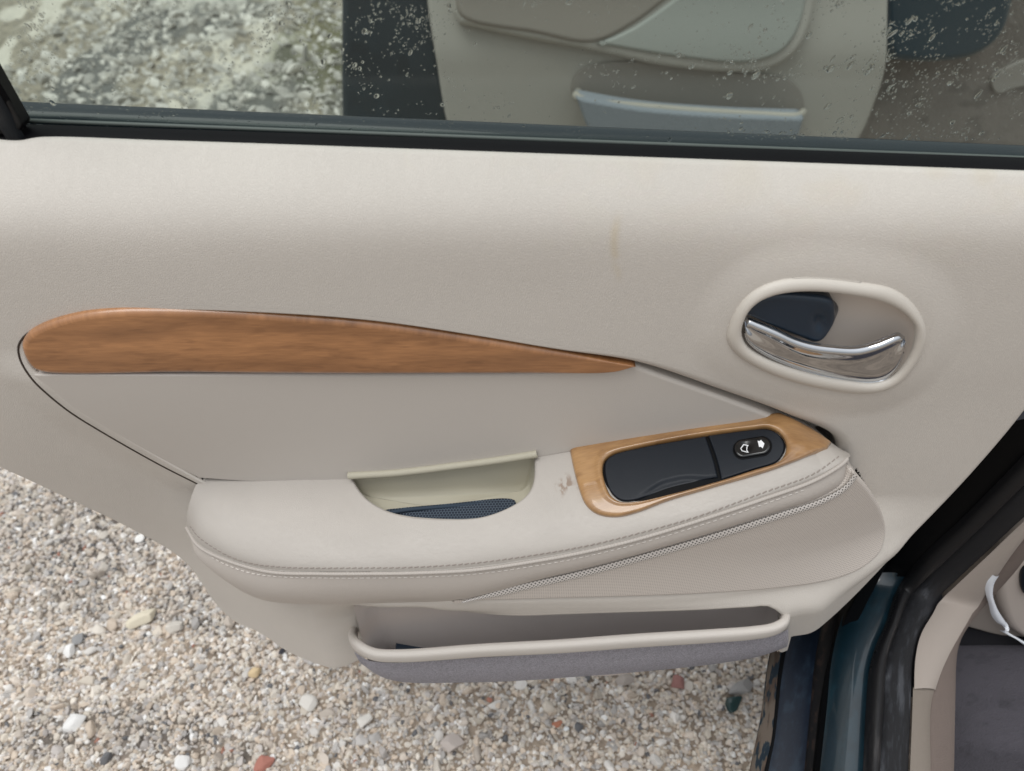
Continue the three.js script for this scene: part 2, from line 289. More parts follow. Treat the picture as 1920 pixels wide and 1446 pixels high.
// ================================================================== GROUND
const groundTint = (x, z) => { // dark tarry patches, pale sandy ones
  const el = (a, b, r, q) => Math.exp(-(((x - a) / r) ** 2) - (((z - b) / q) ** 2)), tar = ss(0.42, 0.58, fbm(x * 9 + 40.3, z * 9 + 11.7, 4) * 0.64 + 0.34 * (el(-0.74, -0.33, 0.36, 0.13) + el(-0.62, 0.0, 0.26, 0.06) + 0.6 * el(-0.36, -0.2, 0.2, 0.05))), pale = ss(0.48, 0.62, fbm(x * 2.3 + 7, z * 2.3 + 3, 4));
  return [tar, pale];
};
{
  const gm = tex(2048, 2048, (u, v) => { // 8 m x 8 m
    const x = u * 8 - 4, z = 2 - v * 8, [tar, pale] = groundTint(x, z), far = ss(-0.9, -1.6, z);
    const g = fbm(x * 60, z * 60, 3), w = fbm(x * 16, z * 16, 3);
    let c = [0.52, 0.47, 0.42]; c = c.map((k, i) => k * (0.72 + 0.5 * g) * (0.85 + 0.3 * w));
    c = c.map((k, i) => lerp(k, [0.72, 0.66, 0.59][i] * (0.8 + 0.35 * g), pale * 0.45));
    c = c.map((k, i) => lerp(k, [0.27, 0.265, 0.265][i] * (0.7 + 0.7 * g), tar * 0.5));
    if (far > 0) { // worn stone ledge, lime and grey blotches, moss to the right
      const q = fbm(x * 4.2 + 0.5 * z, z * 1.5 - x * 0.9, 6), lime = ss(0.46, 0.60, q + 0.16 * (fbm(x * 40, z * 16, 3) - 0.5)) * ss(0.36, 0.60, fbm(x * 16, z * 6 + 4, 4)), grey = ss(0.44, 0.60, fbm(x * 3.4 + 31, z * 1.3 + 8, 5)), moss = ss(-1.2, -0.5, x) * ss(0.36, 0.56, fbm(x * 6 + 3, z * 2.4, 4)) * ss(-1.9, -2.6, z);
      let f = [0.62, 0.59, 0.53].map((k) => k * (0.8 + 0.4 * g));
      f = f.map((k, i) => lerp(k, [0.40, 0.41, 0.41][i], grey * 0.75)); f = f.map((k, i) => lerp(k, [0.97, 0.95, 0.90][i], lime * 0.7)); f = f.map((k, i) => lerp(k, [0.36, 0.36, 0.24][i], moss * 0.85));
      c = c.map((k, i) => lerp(k, f[i], far));
    }
    return c;
  }, true);
  const gb = tex(1024, 1024, (u, v) => fbm(u * 256, v * 256, 4, 256));
  const gmat = std({ map: gm, roughness: 0.95, bumpMap: retile(gb, [5, 5]), bumpScale: 0.006 });
  const n = 260, P = [], geo = sheet(n, n, (u, v) => { const x = u * 8 - 4, z = 2 - v * 8, far = ss(-1.3, -2.2, z); return V(x, 0.012 * (fbm(x * 4 + 9, z * 4, 3) - 0.5) + 0.006 * (fbm(x * 22, z * 22, 2) - 0.5) + far * 0.09 * (fbm(x * 3.2 + 5, z * 3.2, 4) - 0.45), z); }, { toward: V(0, 1, 0) });
  const g = new THREE.Mesh(geo, gmat); g.name = 'ground'; g.receiveShadow = g.castShadow = true; g.userData.kind = 'structure'; scene.add(g);
  const outer = new THREE.Mesh(new THREE.RingGeometry(3.2, 60, 48), std({ color: '#a3988a', roughness: 1 })); outer.geometry.rotateX(-Math.PI / 2); outer.name = 'ground_beyond'; outer.position.set(0, -0.045, -2); outer.receiveShadow = true; outer.userData.kind = 'structure'; scene.add(outer);
}
function rock(det, k) {
  let g = new THREE.IcosahedronGeometry(1, det); g.deleteAttribute('uv'); g.deleteAttribute('normal'); g = mergeVertices(g, 1e-4); const p = g.attributes.position, planes = [];
  for (let i = 0; i < 11; i++) { const d = V(rr(-1, 1), rr(-1, 1), rr(-1, 1)).normalize(); planes.push([d, rr(0.42, 0.8)]); }
  const q = V(0, 0, 0);
  for (let i = 0; i < p.count; i++) { q.fromBufferAttribute(p, i); for (const [d, h] of planes) { const e = q.dot(d) - h; if (e > 0) q.addScaledVector(d, -e * 0.92); } p.setXYZ(i, q.x, q.y, q.z); }
  g.computeVertexNormals(); return g;
}
const stoneMat = std({ color: '#ffffff', roughness: 0.85, flatShading: true, bumpMap: retile(noiseTex, [1, 1]), bumpScale: 0.0004 });
const stonePalette = [[0.58, 0.51, 0.44], [0.64, 0.59, 0.52], [0.51, 0.45, 0.39], [0.57, 0.48, 0.39], [0.44, 0.42, 0.40], [0.68, 0.65, 0.61], [0.52, 0.48, 0.45], [0.60, 0.54, 0.46]];
{
  const grp = thing('gravel', 'loose pale beige and grey gravel covering the ground under the door', 'gravel', V(0, 0, 0), null); grp.userData.kind = 'stuff';
  const q = new THREE.Quaternion(), e = new THREE.Euler(), m = new THREE.Matrix4(), col = new THREE.Color();
  for (let k = 0; k < 6; k++) {
    const geo = rock(k < 3 ? 1 : 2, k), N = k < 3 ? 24000 : 12000, im = new THREE.InstancedMesh(geo, stoneMat, N); im.name = 'pebble'; im.castShadow = im.receiveShadow = true; im.userData.kind = 'stuff';
    let c = 0;
    while (c < N) {
      const far = rnd() < (k < 3 ? 0.05 : 0.12), x = far ? rr(-1.9, -0.1) : rr(-1.05, 0.5), z = far ? rr(-3.2, -0.9) : rr(-0.75, 0.36);
      const [tar, pale] = groundTint(x, z), r = (k < 3 ? rr(0.002, 0.0052) : 0.0040 * Math.pow(rnd(), -0.24)) * (far ? (k < 3 ? 1.6 : rr(1.5, 4.5)) : 1);
      if (r > (far ? 0.045 : 0.013)) continue;
      const s = [rr(0.7, 1.35), rr(0.5, 0.85), rr(0.7, 1.3)]; q.setFromEuler(e.set(rr(0, 6.28), rr(0, 6.28), rr(0, 6.28)));
      
      const y = 0.012 * (fbm(x * 4 + 9, z * 4, 3) - 0.5) + 0.006 * (fbm(x * 22, z * 22, 2) - 0.5) + r * rr(-0.35, 0.4) + (far ? ss(-1.3, -2.2, z) * 0.09 * (fbm(x * 3.2 + 5, z * 3.2, 4) - 0.45) : 0);
      m.compose(V(x, y, z), q, V(r * s[0], r * s[1] * (far ? 0.7 : 1), r * s[2])); im.setMatrixAt(c, m);
      const p = stonePalette[(rnd() * stonePalette.length) | 0], b = rr(0.78, 1.12) * (tar > 0.5 ? 0.85 : 1), u = rnd();
      if (far) { const wv = rnd() < 0.3 ? 0.8 : p[0] * b; col.setRGB(wv, wv * 0.96, wv * 0.88); } else if (u < 0.0025) col.setRGB(0.36, 0.18, 0.13); else if (u < 0.02) col.setRGB(0.14, 0.14, 0.145); else if (u < 0.05) col.setRGB(0.82, 0.81, 0.79); else col.setRGB(Math.min(0.85, p[0] * b * 1.1), Math.min(0.83, p[1] * b * 1.1), Math.min(0.8, p[2] * b * 1.1));
      im.setColorAt(c, col); c++;
    }
    grp.add(im);
  }
}
// the stones that stand out
{
  const big = [ // px, py, radius px, colour, label
    [142, 1354, 19, [0.74, 0.73, 0.71], 'whitest rounded stone in the lower left gravel', 1.2], [130, 1222, 15, [0.80, 0.79, 0.77], 'white angular stone on gravel left of the door bottom', 0.9],
    [270, 1160, 21, [0.66, 0.60, 0.47], 'long cream stone on gravel below the left armrest end', 1.5], [327, 1178, 17, [0.60, 0.56, 0.50], 'squarish grey-beige stone beside the long cream stone', 1],
    [147, 1197, 13, [0.27, 0.27, 0.27], 'flat dark grey stone above the white angular stone', 1.2], [480, 1260, 13, [0.62, 0.48, 0.29], 'orange-yellow stone on gravel left of the map pocket', 1.1],
    [575, 1320, 18, [0.66, 0.63, 0.58], 'pale grey stone on gravel under the left pocket end', 1.1], [495, 1432, 17, [0.40, 0.17, 0.13], 'red brick fragment at the bottom edge of the gravel', 1.3],
    [528, 1222, 9, [0.05, 0.05, 0.06], 'black shiny stone under the left lower trim edge', 1.1], [1272, 1282, 17, [0.34, 0.17, 0.15], 'dull red stone on gravel left of the rusty sill flange', 1.2],
    [1172, 1277, 15, [0.42, 0.37, 0.33], 'brownish grey stone on gravel beneath the pocket carpet', 1.2], [917, 1312, 6, [0.44, 0.20, 0.14], 'tiny brick red stone on gravel under the pocket middle', 1.1],
    [1374, 1320, 16, [0.03, 0.06, 0.06], 'dark green glassy shard on gravel beside the car sill', 1.6], [682, 1352, 16, [0.70, 0.67, 0.62], 'light stone on gravel under the pocket carpet left part', 1.2],
    [848, 1395, 20, [0.52, 0.46, 0.42], 'large flat taupe stone at the bottom middle of the gravel', 1.5], [345, 1430, 17, [0.74, 0.73, 0.71], 'white stone at the bottom edge left of the brick fragment', 1],
    [1062, 1366, 6, [0.75, 0.77, 0.78], 'small bluish white pebble on gravel below the pocket', 1.2], [1045, 1357, 9, [0.42, 0.18, 0.11], 'small rusty red stone beside the bluish white pebble', 1.2],
    [1390, 1290, 17, [0.33, 0.32, 0.31], 'long grey stone on gravel right beside the sill flange', 1.7], [262, 1010, 9, [0.80, 0.79, 0.76], 'small white stone just under the left trim edge', 1.1]];
  big.forEach(([px, py, r, c, label, el], i) => {
    const p = onY(px, py, 0.006), depth = -(p.clone().sub(EYE).y * sp + p.clone().sub(EYE).z * cp), R = r / FOC * depth * 0.9;
    const g = rock(2, i); g.scale(R * el * 1.15, R * 0.66, R * 1.1); g.rotateY(rr(0, 0.9)); g.computeVertexNormals();
    const m = new THREE.Mesh(g, std({ color: new THREE.Color().setRGB(...c), flatShading: true, roughness: i === 8 || i === 12 ? 0.25 : 0.8, bumpMap: noiseTex, bumpScale: 0.0005 })); m.name = numbered('stone'); m.position.set(p.x, 0.004 + R * 0.3, p.z); m.castShadow = m.receiveShadow = true; scene.add(tag(m, label, 'stone', 'larger stones lying on the gravel'));
  });
}

// ================================================================== REAR DOOR
const car = thing('car', 'dark teal car with beige interior, its rear door open over the gravel', 'car', V(0.5, 0.2, 0.2));
function group(name, label, p) { const g = new THREE.Group(); g.name = name; g.position.copy(p).sub(car.position); car.add(g); if (label) g.userData.label = label; return g; }
const door = group('car_door', 'open rear door with beige leather trim, wood strip and chrome handle, nearest', V(0.46, 0.25, 0));
// outlines in photo pixels, turned into places on the door's own surfaces
const woodOut = curve([[34, 652], [44, 634], [75, 616], [140, 597], [215, 588], [300, 586], [400, 587], [500, 591], [700, 606], [900, 635], [1050, 661], [1130, 676], [1192, 687, 1], [1150, 698], [1050, 703], [850, 704], [600, 705], [350, 706], [76, 706], [52, 694], [38, 672]], true, 5);
const insertOut = curve([[62, 703, 1], [350, 703], [1050, 698], [1185, 684, 1], [1260, 712], [1350, 744], [1420, 770], [1475, 792, 1], [1330, 812], [1100, 845], [1000, 862], [850, 882], [655, 902], [500, 905], [374, 897, 1], [300, 862], [200, 806], [125, 758]], true, 6);
const wellPx = curve([[48, 654], [60, 638], [88, 620], [145, 602], [215, 590], [300, 583], [500, 588], [700, 603], [900, 632], [1050, 658], [1192, 684], [1350, 741], [1478, 789], [1570, 836], [1560, 900], [1480, 960], [1000, 980], [500, 960], [388, 900], [314, 858], [216, 800], [140, 752], [84, 704], [56, 680]], true, 12);
const pocketPx = curve([[668, 1196], [692, 1172], [750, 1158], [950, 1146], [1250, 1136], [1400, 1135], [1444, 1138], [1466, 1156], [1468, 1190], [1460, 1245], [1452, 1330], [1380, 1380], [1000, 1390], [740, 1380], [706, 1310], [694, 1262], [676, 1222]], true, 14);
const bezelPx = [[1362, 634], [1367, 605], [1386, 568], [1417, 540], [1461, 523], [1521, 518], [1612, 527], [1670, 538], [1706, 561], [1730, 597], [1735, 631], [1723, 667], [1692, 708], [1659, 728], [1620, 735], [1560, 729], [1482, 712], [1417, 686], [1378, 660]];
const zLow = (x, y) => { const A = 0.068 * ss(-0.36, -0.10, x) * (1 - 0.85 * ss(0.25, 0.38, x)); return A * ss(0.545, 0.468, y); };
const zBase = (x, y) => 0.014 - 1.4 * 0.011 * Math.log(1 + Math.exp((y - 0.824) / 0.011)) + 0.004 * ss(0.80, 0.68, y) - 0.020 * ss(0.68, 0.42, y) * ss(-0.12, -0.34, x) + zLow(x, y) - 0.05 * Math.pow(ss(-0.36, -0.62, x), 2);
const S0 = height(zBase), flat = (px, z) => px.map((p) => { const q = onZ(p[0], p[1], z); return [q.x, q.y]; });
const well = S0.invAll(wellPx), pocket = flat(pocketPx, 0.078), bezelXY = S0.invAll(curve(bezelPx, true, 8));
const boxOf = (pl, m) => [Math.min(...pl.map((p) => p[0])) - m, Math.min(...pl.map((p) => p[1])) - m, Math.max(...pl.map((p) => p[0])) + m, Math.max(...pl.map((p) => p[1])) + m];
const wb = boxOf(well, 0.05), pb = boxOf(pocket, 0.06), bb = boxOf(bezelXY, 0.03), inb = (b, x, y) => x > b[0] && x < b[2] && y > b[1] && y < b[3];
const rollW = (x) => lerp(0.0016, 0.013, ss(0.00, 0.20, x));
const rollDrop = (d, w, deep) => { const t = clamp((d + w) / w); return w * (1 - Math.sqrt(1 - t * t)) + 0.0005 * ss(-w - 0.0005, -w + 0.001, d) + deep * ss(-w * 0.3, -w * 0.3 + 0.001, d); };
const zG = (x, y) => 0.0865 - 0.058 * Math.pow(clamp((x - 0.06) / 0.29), 2.3) * lerp(0.55, 1, ss(0.43, 0.52, y)) - 0.001 + 0.004 * ss(0.54, 0.47, y);
const grillePx = curve([[846, 1131, 1], [868, 1124], [970, 1094], [1092, 1066], [1200, 1037], [1330, 999], [1450, 961], [1545, 929], [1585, 905], [1601, 884, 1], [1622, 906], [1640, 930], [1655, 958], [1663, 985], [1663, 1005], [1653, 1036], [1619, 1067], [1562, 1090], [1450, 1107], [1300, 1117], [1150, 1122], [1000, 1126]], true, 7);
const grilleXY = height(zG).invAll(grillePx), gb2 = boxOf(grilleXY, 0.04);
const zPre = (x, y) => {
  let z = zBase(x, y);
  if (inb(wb, x, y) && x < -0.12 && y < 0.72) z += 0.0045 * ss(-0.045, -0.002, sdist(well, x, y)) * ss(-0.13, -0.2, x) * ss(0.715, 0.68, y);
  if (inb(pb, x, y)) { const d = sdist(pocket, x, y); z -= 0.022 * ss(-0.05, 0.004, d) * ss(0.02, -0.13, x) * ss(0.475, 0.445, y) + 0.012 * ss(-0.04, 0, d) * ss(0.22, 0.30, x) * ss(0.475, 0.445, y); }
  if (inb(bb, x, y)) { const d = sdist(bezelXY, x, y); z += 0.003 * ss(-0.03, -0.002, d); }
  if (inb(gb2, x, y)) z = lerp(z, zG(x, y) - 0.0015, ss(-0.035, -0.002, sdist(grilleXY, x, y)) * ss(0.505, 0.475, y));
  return z;
};
const zTrim = (x, y) => {
  let z = zPre(x, y);
  if (inb(wb, x, y)) { z -= rollDrop(sdist(well, x, y), rollW(x), lerp(0.008, 0.014, ss(-0.1, 0.1, x))); }
  if (inb(pb, x, y)) { z -= rollDrop(sdist(pocket, x, y), 0.006, 0.046); }
  if (inb(bb, x, y)) { const d = sdist(bezelXY, x, y); z -= 0.035 * ss(0.005, 0.010, d); }
  if (inb(gb2, x, y)) z -= 0.03 * ss(0.0055, 0.009, sdist(grilleXY, x, y));
  return z;
};
const ST = height(zTrim);
const outerPx = curve([[-60, 246, 1], [0, 255], [32, 256], [68, 250], [300, 256], [960, 279], [1920, 314], [2120, 322, 1], [2060, 520], [1985, 690], [1920, 782], [1830, 888], [1740, 983], [1660, 1064], [1590, 1133], [1545, 1174], [1510, 1202], [1484, 1213], [1455, 1218], [1425, 1222], [1390, 1234], [1330, 1275], [1200, 1298], [1000, 1322], [820, 1318], [760, 1290], [724, 1277], [700, 1273], [648, 1265], [588, 1247], [539, 1225], [486, 1190], [434, 1166], [397, 1131], [357, 1073], [324, 1042], [243, 996], [142, 947], [0, 881], [-60, 855], [-60, 600]], true, 9);
const trimBox = [-0.45, 0.2, 0.5, 0.9];
part('door_backing', pad(S0, S0.invAll(outerPx), { h: -0.06, r: 0.006, skirt: 0.02, du: 0.02, box: trimBox }), M.black, door);
{
  const g = (() => { // the visible skin: the outline is laid on the smooth form, the recesses are pressed into it
    const Q = surf((x, y) => V(x, y, zTrim(x, y)), (px, py) => { const p = onZ(px, py, 0.02); return [p.x, p.y]; });
    return pad(Q, S0.invAll(outerPx), { r: 0.007, skirt: 0.03, du: 0.0026, box: trimBox });
  })();
  const roll = (poly, w, depth, open) => sheet(open ? open[1] - open[0] : poly.length, 13, (i, j) => { // rounded edge running round a recess
    const n = poly.length, k = open ? Math.round(lerp(open[0], open[1], i)) : Math.round(i * n) % n, p = poly[k], a = poly[(k + n - 1) % n], b = poly[(k + 1) % n], dx = b[0] - a[0], dy = b[1] - a[1], l = Math.hypot(dx, dy);
    let ox = dy / l, oy = -dx / l; if (inside(poly, p[0] + ox * 1e-3, p[1] + oy * 1e-3)) { ox = -ox; oy = -oy; }
    const W = w(p[0]), t = clamp((j * 13 - 1) / 10) * Math.PI / 2, d = W - W * Math.sin(t) + (j < 0.01 ? 0.003 : 0), x = p[0] + ox * d, y = p[1] + oy * d;
    return V(x, y, zPre(p[0] + ox * Math.max(W, d), p[1] + oy * Math.max(W, d)) * (1 - Math.sin(t)) + zPre(p[0], p[1]) * Math.sin(t) - W * (1 - Math.cos(t)) + 0.0001 - clamp((j * 13 - 11) / 2) * depth);
  }, { close: !open, toward: V(0, 0, 1) });
  const mapUv = (r) => { const p = r.attributes.position, u = r.attributes.uv, u1 = r.attributes.uv1; for (let i = 0; i < p.count; i++) { u.setXY(i, p.getX(i), p.getY(i)); u1.setXY(i, (p.getX(i) - trimBox[0]) / (trimBox[2] - trimBox[0]), (p.getY(i) - trimBox[1]) / (trimBox[3] - trimBox[1])); } return r; };
  const p0 = pocketPx.findIndex((p) => p[1] >= 1236);
  const shifted = [...pocket.slice(p0), ...pocket.slice(0, p0)], sp_ = [...pocketPx.slice(p0), ...pocketPx.slice(0, p0)], f0 = sp_.findIndex((p) => p[1] < 1236), f1 = sp_.length - 1 - [...sp_].reverse().findIndex((p) => p[1] < 1236);
  part('door_trim', [g, mapUv(roll(well, rollW, 0.012)), mapUv(roll(shifted, () => 0.006, 0.03, [f0, f1]))], M.trim, door);
}
// padded insert and wood strip
const siDrop = (x) => lerp(-0.0015, 0.0075, ss(-0.33, -0.13, x));
const SI = height((x, y) => zBase(x, y) - zLow(x, y) - siDrop(x));
part('insert_panel', pad(SI, SI.invAll(insertOut, 0.003), { h: 0.003, r: (x) => lerp(0.0014, 0.0036, ss(-0.3, -0.05, x)), skirt: 0.012, du: 0.004 }), M.insert, door);
{
  const seamShadePx = curve([[150, 594], [78, 613], [44, 633], [33, 652], [36, 672], [58, 702], [124, 761], [199, 809], [299, 865], [372, 900]], false, 8);
  part('seam_shade', tube(seamShadePx.map((p) => { const q = SI.inv(p[0], p[1]); return V(q[0], q[1], zTrim(q[0], q[1]) - 0.0001); }), 0.0009, { seg: 140, rad: 6 }), phy({ color: '#453d37', roughness: 0.9, specularIntensity: 0.2 }), door);  // thin dark tube that paints the shade in the insert's crease
  const wp = SI.invAll(woodOut, 0.007);
  part('wood_strip', pad(height((x, y) => zBase(x, y) - siDrop(x) - 0.003 * ss(-0.1, -0.3, x)), wp, { h: 0.0075, r: (x) => lerp(0.0052, 0.0007, ss(0.0, 0.095, x)), skirt: 0.012, du: 0.004, steps: 8 }), M.wood, door);
}
// ------------------------------------------------------------------ armrest
const stations = [ // back edge, seam, lower edge (photo pixels) and how far the seam stands off the door
  [375, 892, 351, 990, 351, 1002, 0.036], [396, 893, 372, 1022, 379, 1047, 0.055], [428, 893, 421, 1048, 423, 1089, 0.071], [480, 893, 503, 1071, 487, 1123, 0.084], [570, 891, 604, 1075, 590, 1133, 0.092],
  [655, 889, 690, 1075, 690, 1131, 0.095], [740, 880, 767, 1074, 770, 1129, 0.096], [880, 866, 888, 1068, 868, 1125, 0.096], [1006, 848, 1000, 1052, 1000, 1090, 0.095], [1065, 838, 1092, 1035, 1092, 1066, 0.094],
  [1170, 821, 1200, 1009, 1200, 1037, 0.092], [1300, 801, 1330, 969, 1330, 999, 0.086], [1400, 787, 1431, 935, 1450, 961, 0.076], [1465, 777, 1525, 901, 1545, 931, 0.064], [1525, 803, 1575, 872, 1592, 902, 0.055], [1572, 842, 1588, 860, 1603, 882, 0.049]];
const NS = stations.length - 1, spl = (f) => new THREE.CatmullRomCurve3(stations.map(f), false, 'centripetal');
const cB = spl((s) => onZ(s[0], s[1], 0.008)), cS = spl((s) => onZ(s[2], s[3], s[6])), cL = spl((s) => onZ(s[4], s[5], Math.max(0.022, s[6] - 0.010)));
const ext = (c, u) => (u < 0 ? c.getPoint(0).addScaledVector(c.getPoint(0.001).sub(c.getPoint(0)), u / 0.001) : u > 1 ? c.getPoint(1).addScaledVector(c.getPoint(1).sub(c.getPoint(0.999)), (u - 1) / 0.001) : c.getPoint(u));
const armP = (u, v) => {
  const B = ext(cB, u), S = ext(cS, u), dz = S.z - B.z, C = V(lerp(B.x, S.x, 0.62), Math.max(lerp(B.y, S.y, 0.28), S.y + 0.006), B.z + dz * 1.02);
  const w = 1 - v, p = V(0, 0, 0).addScaledVector(B, w * w).addScaledVector(C, 2 * w * v).addScaledVector(S, v * v);
  const e = ss(0, 0.05, u) * ss(1, 0.94, u); p.y -= e * 0.0012 * Math.exp(-(((v - 0.915) / 0.022) ** 2)); return p;
};
const guessU = (px) => { let b = 0, d = 1e9; for (let i = 0; i <= 60; i++) { const q = proj(ext(cS, i / 60)); if (Math.abs(q[0] - px) < d) { d = Math.abs(q[0] - px); b = i / 60; } } return b; };
const SA = surf(armP, (px, py) => { let u = guessU(px), b = 0.5, d = 1e9; for (let i = 0; i <= 10; i++) { const q = proj(armP(u, i / 10)); if (Math.abs(q[1] - py) < d) { d = Math.abs(q[1] - py); b = i / 10; } } return [u, b]; });
const cubbyFront = curve([[653, 887], [661, 907], [680, 933], [716, 957], [764, 971], [836, 976], [907, 971], [962, 950], [992, 928], [1005, 902], [1007, 846]], false, 6);
const cubUV = SA.invAll(cubbyFront);
{
  const top = [[-0.0, -0.06], [cubUV[0][0], -0.06], ...cubUV.slice(1, -1), [cubUV.at(-1)[0], -0.06], [1, -0.06], [1, 1], [0, 1]];
  const g = fill(SA, top, 1 / 260, 1 / 44, { mu: 0.75, mv: 0.13, box: [0, 0, 1, 1] });
  // rolled lip round the open bin
  const lip = sheet(cubUV.length - 1, 5, (i, j) => { const [u, v] = cubUV[Math.round(i * (cubUV.length - 1))], a = j * Math.PI / 2, f = SA.frame(u, v), c = SA.at(lerp(cubUV[0][0], cubUV.at(-1)[0], 0.5), 0.15), o = c.sub(f.p).normalize(); return f.p.addScaledVector(f.n, -0.004 * (1 - Math.cos(a)) - 0.012 * (j > 0.99 ? 1 : 0)).addScaledVector(o, 0.003 * Math.sin(a)); }, { toward: V(0, 1, -0.5), mu: 0.3, mv: 0.02 });
  part('armrest', [g, lip], M.arm, door);
}
const armrest = door;
const frontP = (u, v) => { const S = ext(cS, u), L = ext(cL, u); const p = S.clone().lerp(L, v), e = ss(0, 0.06, u) * ss(1, 0.9, u); p.z += e * (0.006 * Math.sin(Math.PI * v)) ; return p; };
part('armrest_front', sheet(200, 14, (i, j) => frontP(i, lerp(0, 1.04, j)), { toward: V(0, -0.2, 1), mu: 0.75, mv: 0.06 }), M.armFront, armrest);
const SF = surf(frontP, (px, py) => [guessU(px), 0.3]);
function stitchRow(S, px, pitch, len, r, lift, wob = 0) {
  const uv = S.invAll(curve(px, false, 10), lift), pts = uv.map((p) => S.at(p[0], p[1], lift)), gs = [], unit = new THREE.CapsuleGeometry(r, len - 2 * r, 2, 5);
  const c = new THREE.CatmullRomCurve3(pts), n = Math.floor(c.getLength() / pitch);
  for (let i = 0; i < n; i++) { const t = (i + 0.5) / n, p = c.getPointAt(t), d = c.getTangentAt(t), g = unit.clone(); d.applyAxisAngle(V(0, 0.6, 0.8).normalize(), wob); g.applyQuaternion(new THREE.Quaternion().setFromUnitVectors(V(0, 1, 0), d)); g.translate(p.x, p.y, p.z); gs.push(g); }
  return mergeGeometries(gs);
}
const row1 = [[356, 986], [372, 1006], [401, 1027], [435, 1045], [474, 1057], [525, 1063], [580, 1065], [690, 1065], [767, 1064], [888, 1056], [1000, 1041], [1092, 1025], [1150, 1012], [1300, 971], [1431, 924], [1525, 889], [1574, 856]];
const row3 = [[395, 1044], [421, 1058], [470, 1075], [530, 1082], [604, 1084], [767, 1083], [888, 1077], [1000, 1062], [1092, 1045], [1200, 1019], [1330, 980], [1431, 946], [1510, 918]];
part('stitching', stitchRow(SA, row1, 0.0052, 0.0042, 0.00065, -0.0001, 0.16), M.thread, armrest, { kind: 'stuff' });
part('stitching', stitchRow(SF, row3, 0.0052, 0.0036, 0.00055, 0.0003), M.threadPale, armrest, { kind: 'stuff' });
{
  const pts = []; for (let i = 0; i <= 120; i++) pts.push(ext(cS, i / 120).add(V(0, 0.0003, 0.0008)));
  const c = new THREE.CatmullRomCurve3(pts), n = Math.floor(c.getLength() / 0.0026), bead = new THREE.SphereGeometry(0.0017, 7, 5), gs = [tube(pts, 0.0016, { seg: 240, rad: 8 })];
  bead.scale(0.72, 1.12, 1.12); bead.setAttribute('uv1', bead.attributes.uv.clone());
  for (let i = 0; i < n; i++) { const p = c.getPointAt(i / n), d = c.getTangentAt(i / n), g = bead.clone(); g.applyQuaternion(new THREE.Quaternion().setFromUnitVectors(V(1, 0, 0), d)); g.translate(p.x, p.y, p.z); gs.push(g); }
  part('seam_piping', gs, std({ color: '#b5aea7', roughness: 0.65 }), armrest);
}
// open bin in the armrest
{
  const back = [[1007, 846], [940, 857], [850, 869], [740, 882], [653, 887]], bk = curve(back, false, 6).map((p) => SA.inv(p[0], p[1]));
  const rim3 = [...cubUV.map((p) => SA.at(p[0], p[1], -0.004)), ...bk.slice(1, -1).map((p) => SA.at(p[0], Math.max(p[1], 0.0), -0.001))], n = rim3.length;
  const c = V(0, 0, 0); rim3.forEach((p) => c.addScaledVector(p, 1 / n));
  const floorY = 0.541, bulge = (p, t) => { const x = lerp(p.x, c.x, 0.10 * t), z = lerp(p.z, c.z + 0.004, 0.22 * t); return V(x, lerp(p.y, floorY + 0.05 * (p.x - c.x), t), z); };
  part('storage_bin', sheet(n, 16, (i, j) => { const p = rim3[Math.round(i * n) % n]; if (j < 0.55) { const t = j / 0.55; return bulge(p, t * 0.94).add(V(0, 0, 0)); } const t = (j - 0.55) / 0.45, e = bulge(p, 1); return V(lerp(e.x, c.x, 0.04 + t * 0.96), e.y, lerp(e.z, c.z, 0.06 + t * 0.94)); }, { close: true, toward: V(0, 1, 0.2) }), M.cubby, armrest);
  const rimPts = curve(back, false, 12).map((p) => onZ(p[0], p[1] + 5, 0.015));
  part('bin_rim', tube(rimPts, 0.0034, { seg: 60, rad: 10 }), M.cubby, armrest);
  const Sm = surf((x, z) => V(x, floorY + 0.0022 + 0.05 * (x - c.x), z), (px, py) => { const p = onY(px, py, floorY); return [p.x, p.z]; });
  const matPx = curve([[716, 962], [760, 953, 1], [850, 945], [948, 936], [966, 940], [968, 952], [945, 985], [840, 1010], [740, 1000]], true, 8);
  part('bin_mat', pad(Sm, Sm.invAll(matPx), { h: 0.002, r: 0.0015, skirt: 0.002, du: 0.004 }), M.mat, armrest);
  const edge = curve([[722, 962], [760, 955], [850, 947], [945, 939]], false, 14).map((p) => { const q = onY(p[0], p[1] + 2, floorY + 0.004); return q; });
  part('mat_edge', tube(edge, 0.0018, { seg: 40, rad: 8 }), std({ color: '#2f3d4c', roughness: 0.8 }), armrest);
}
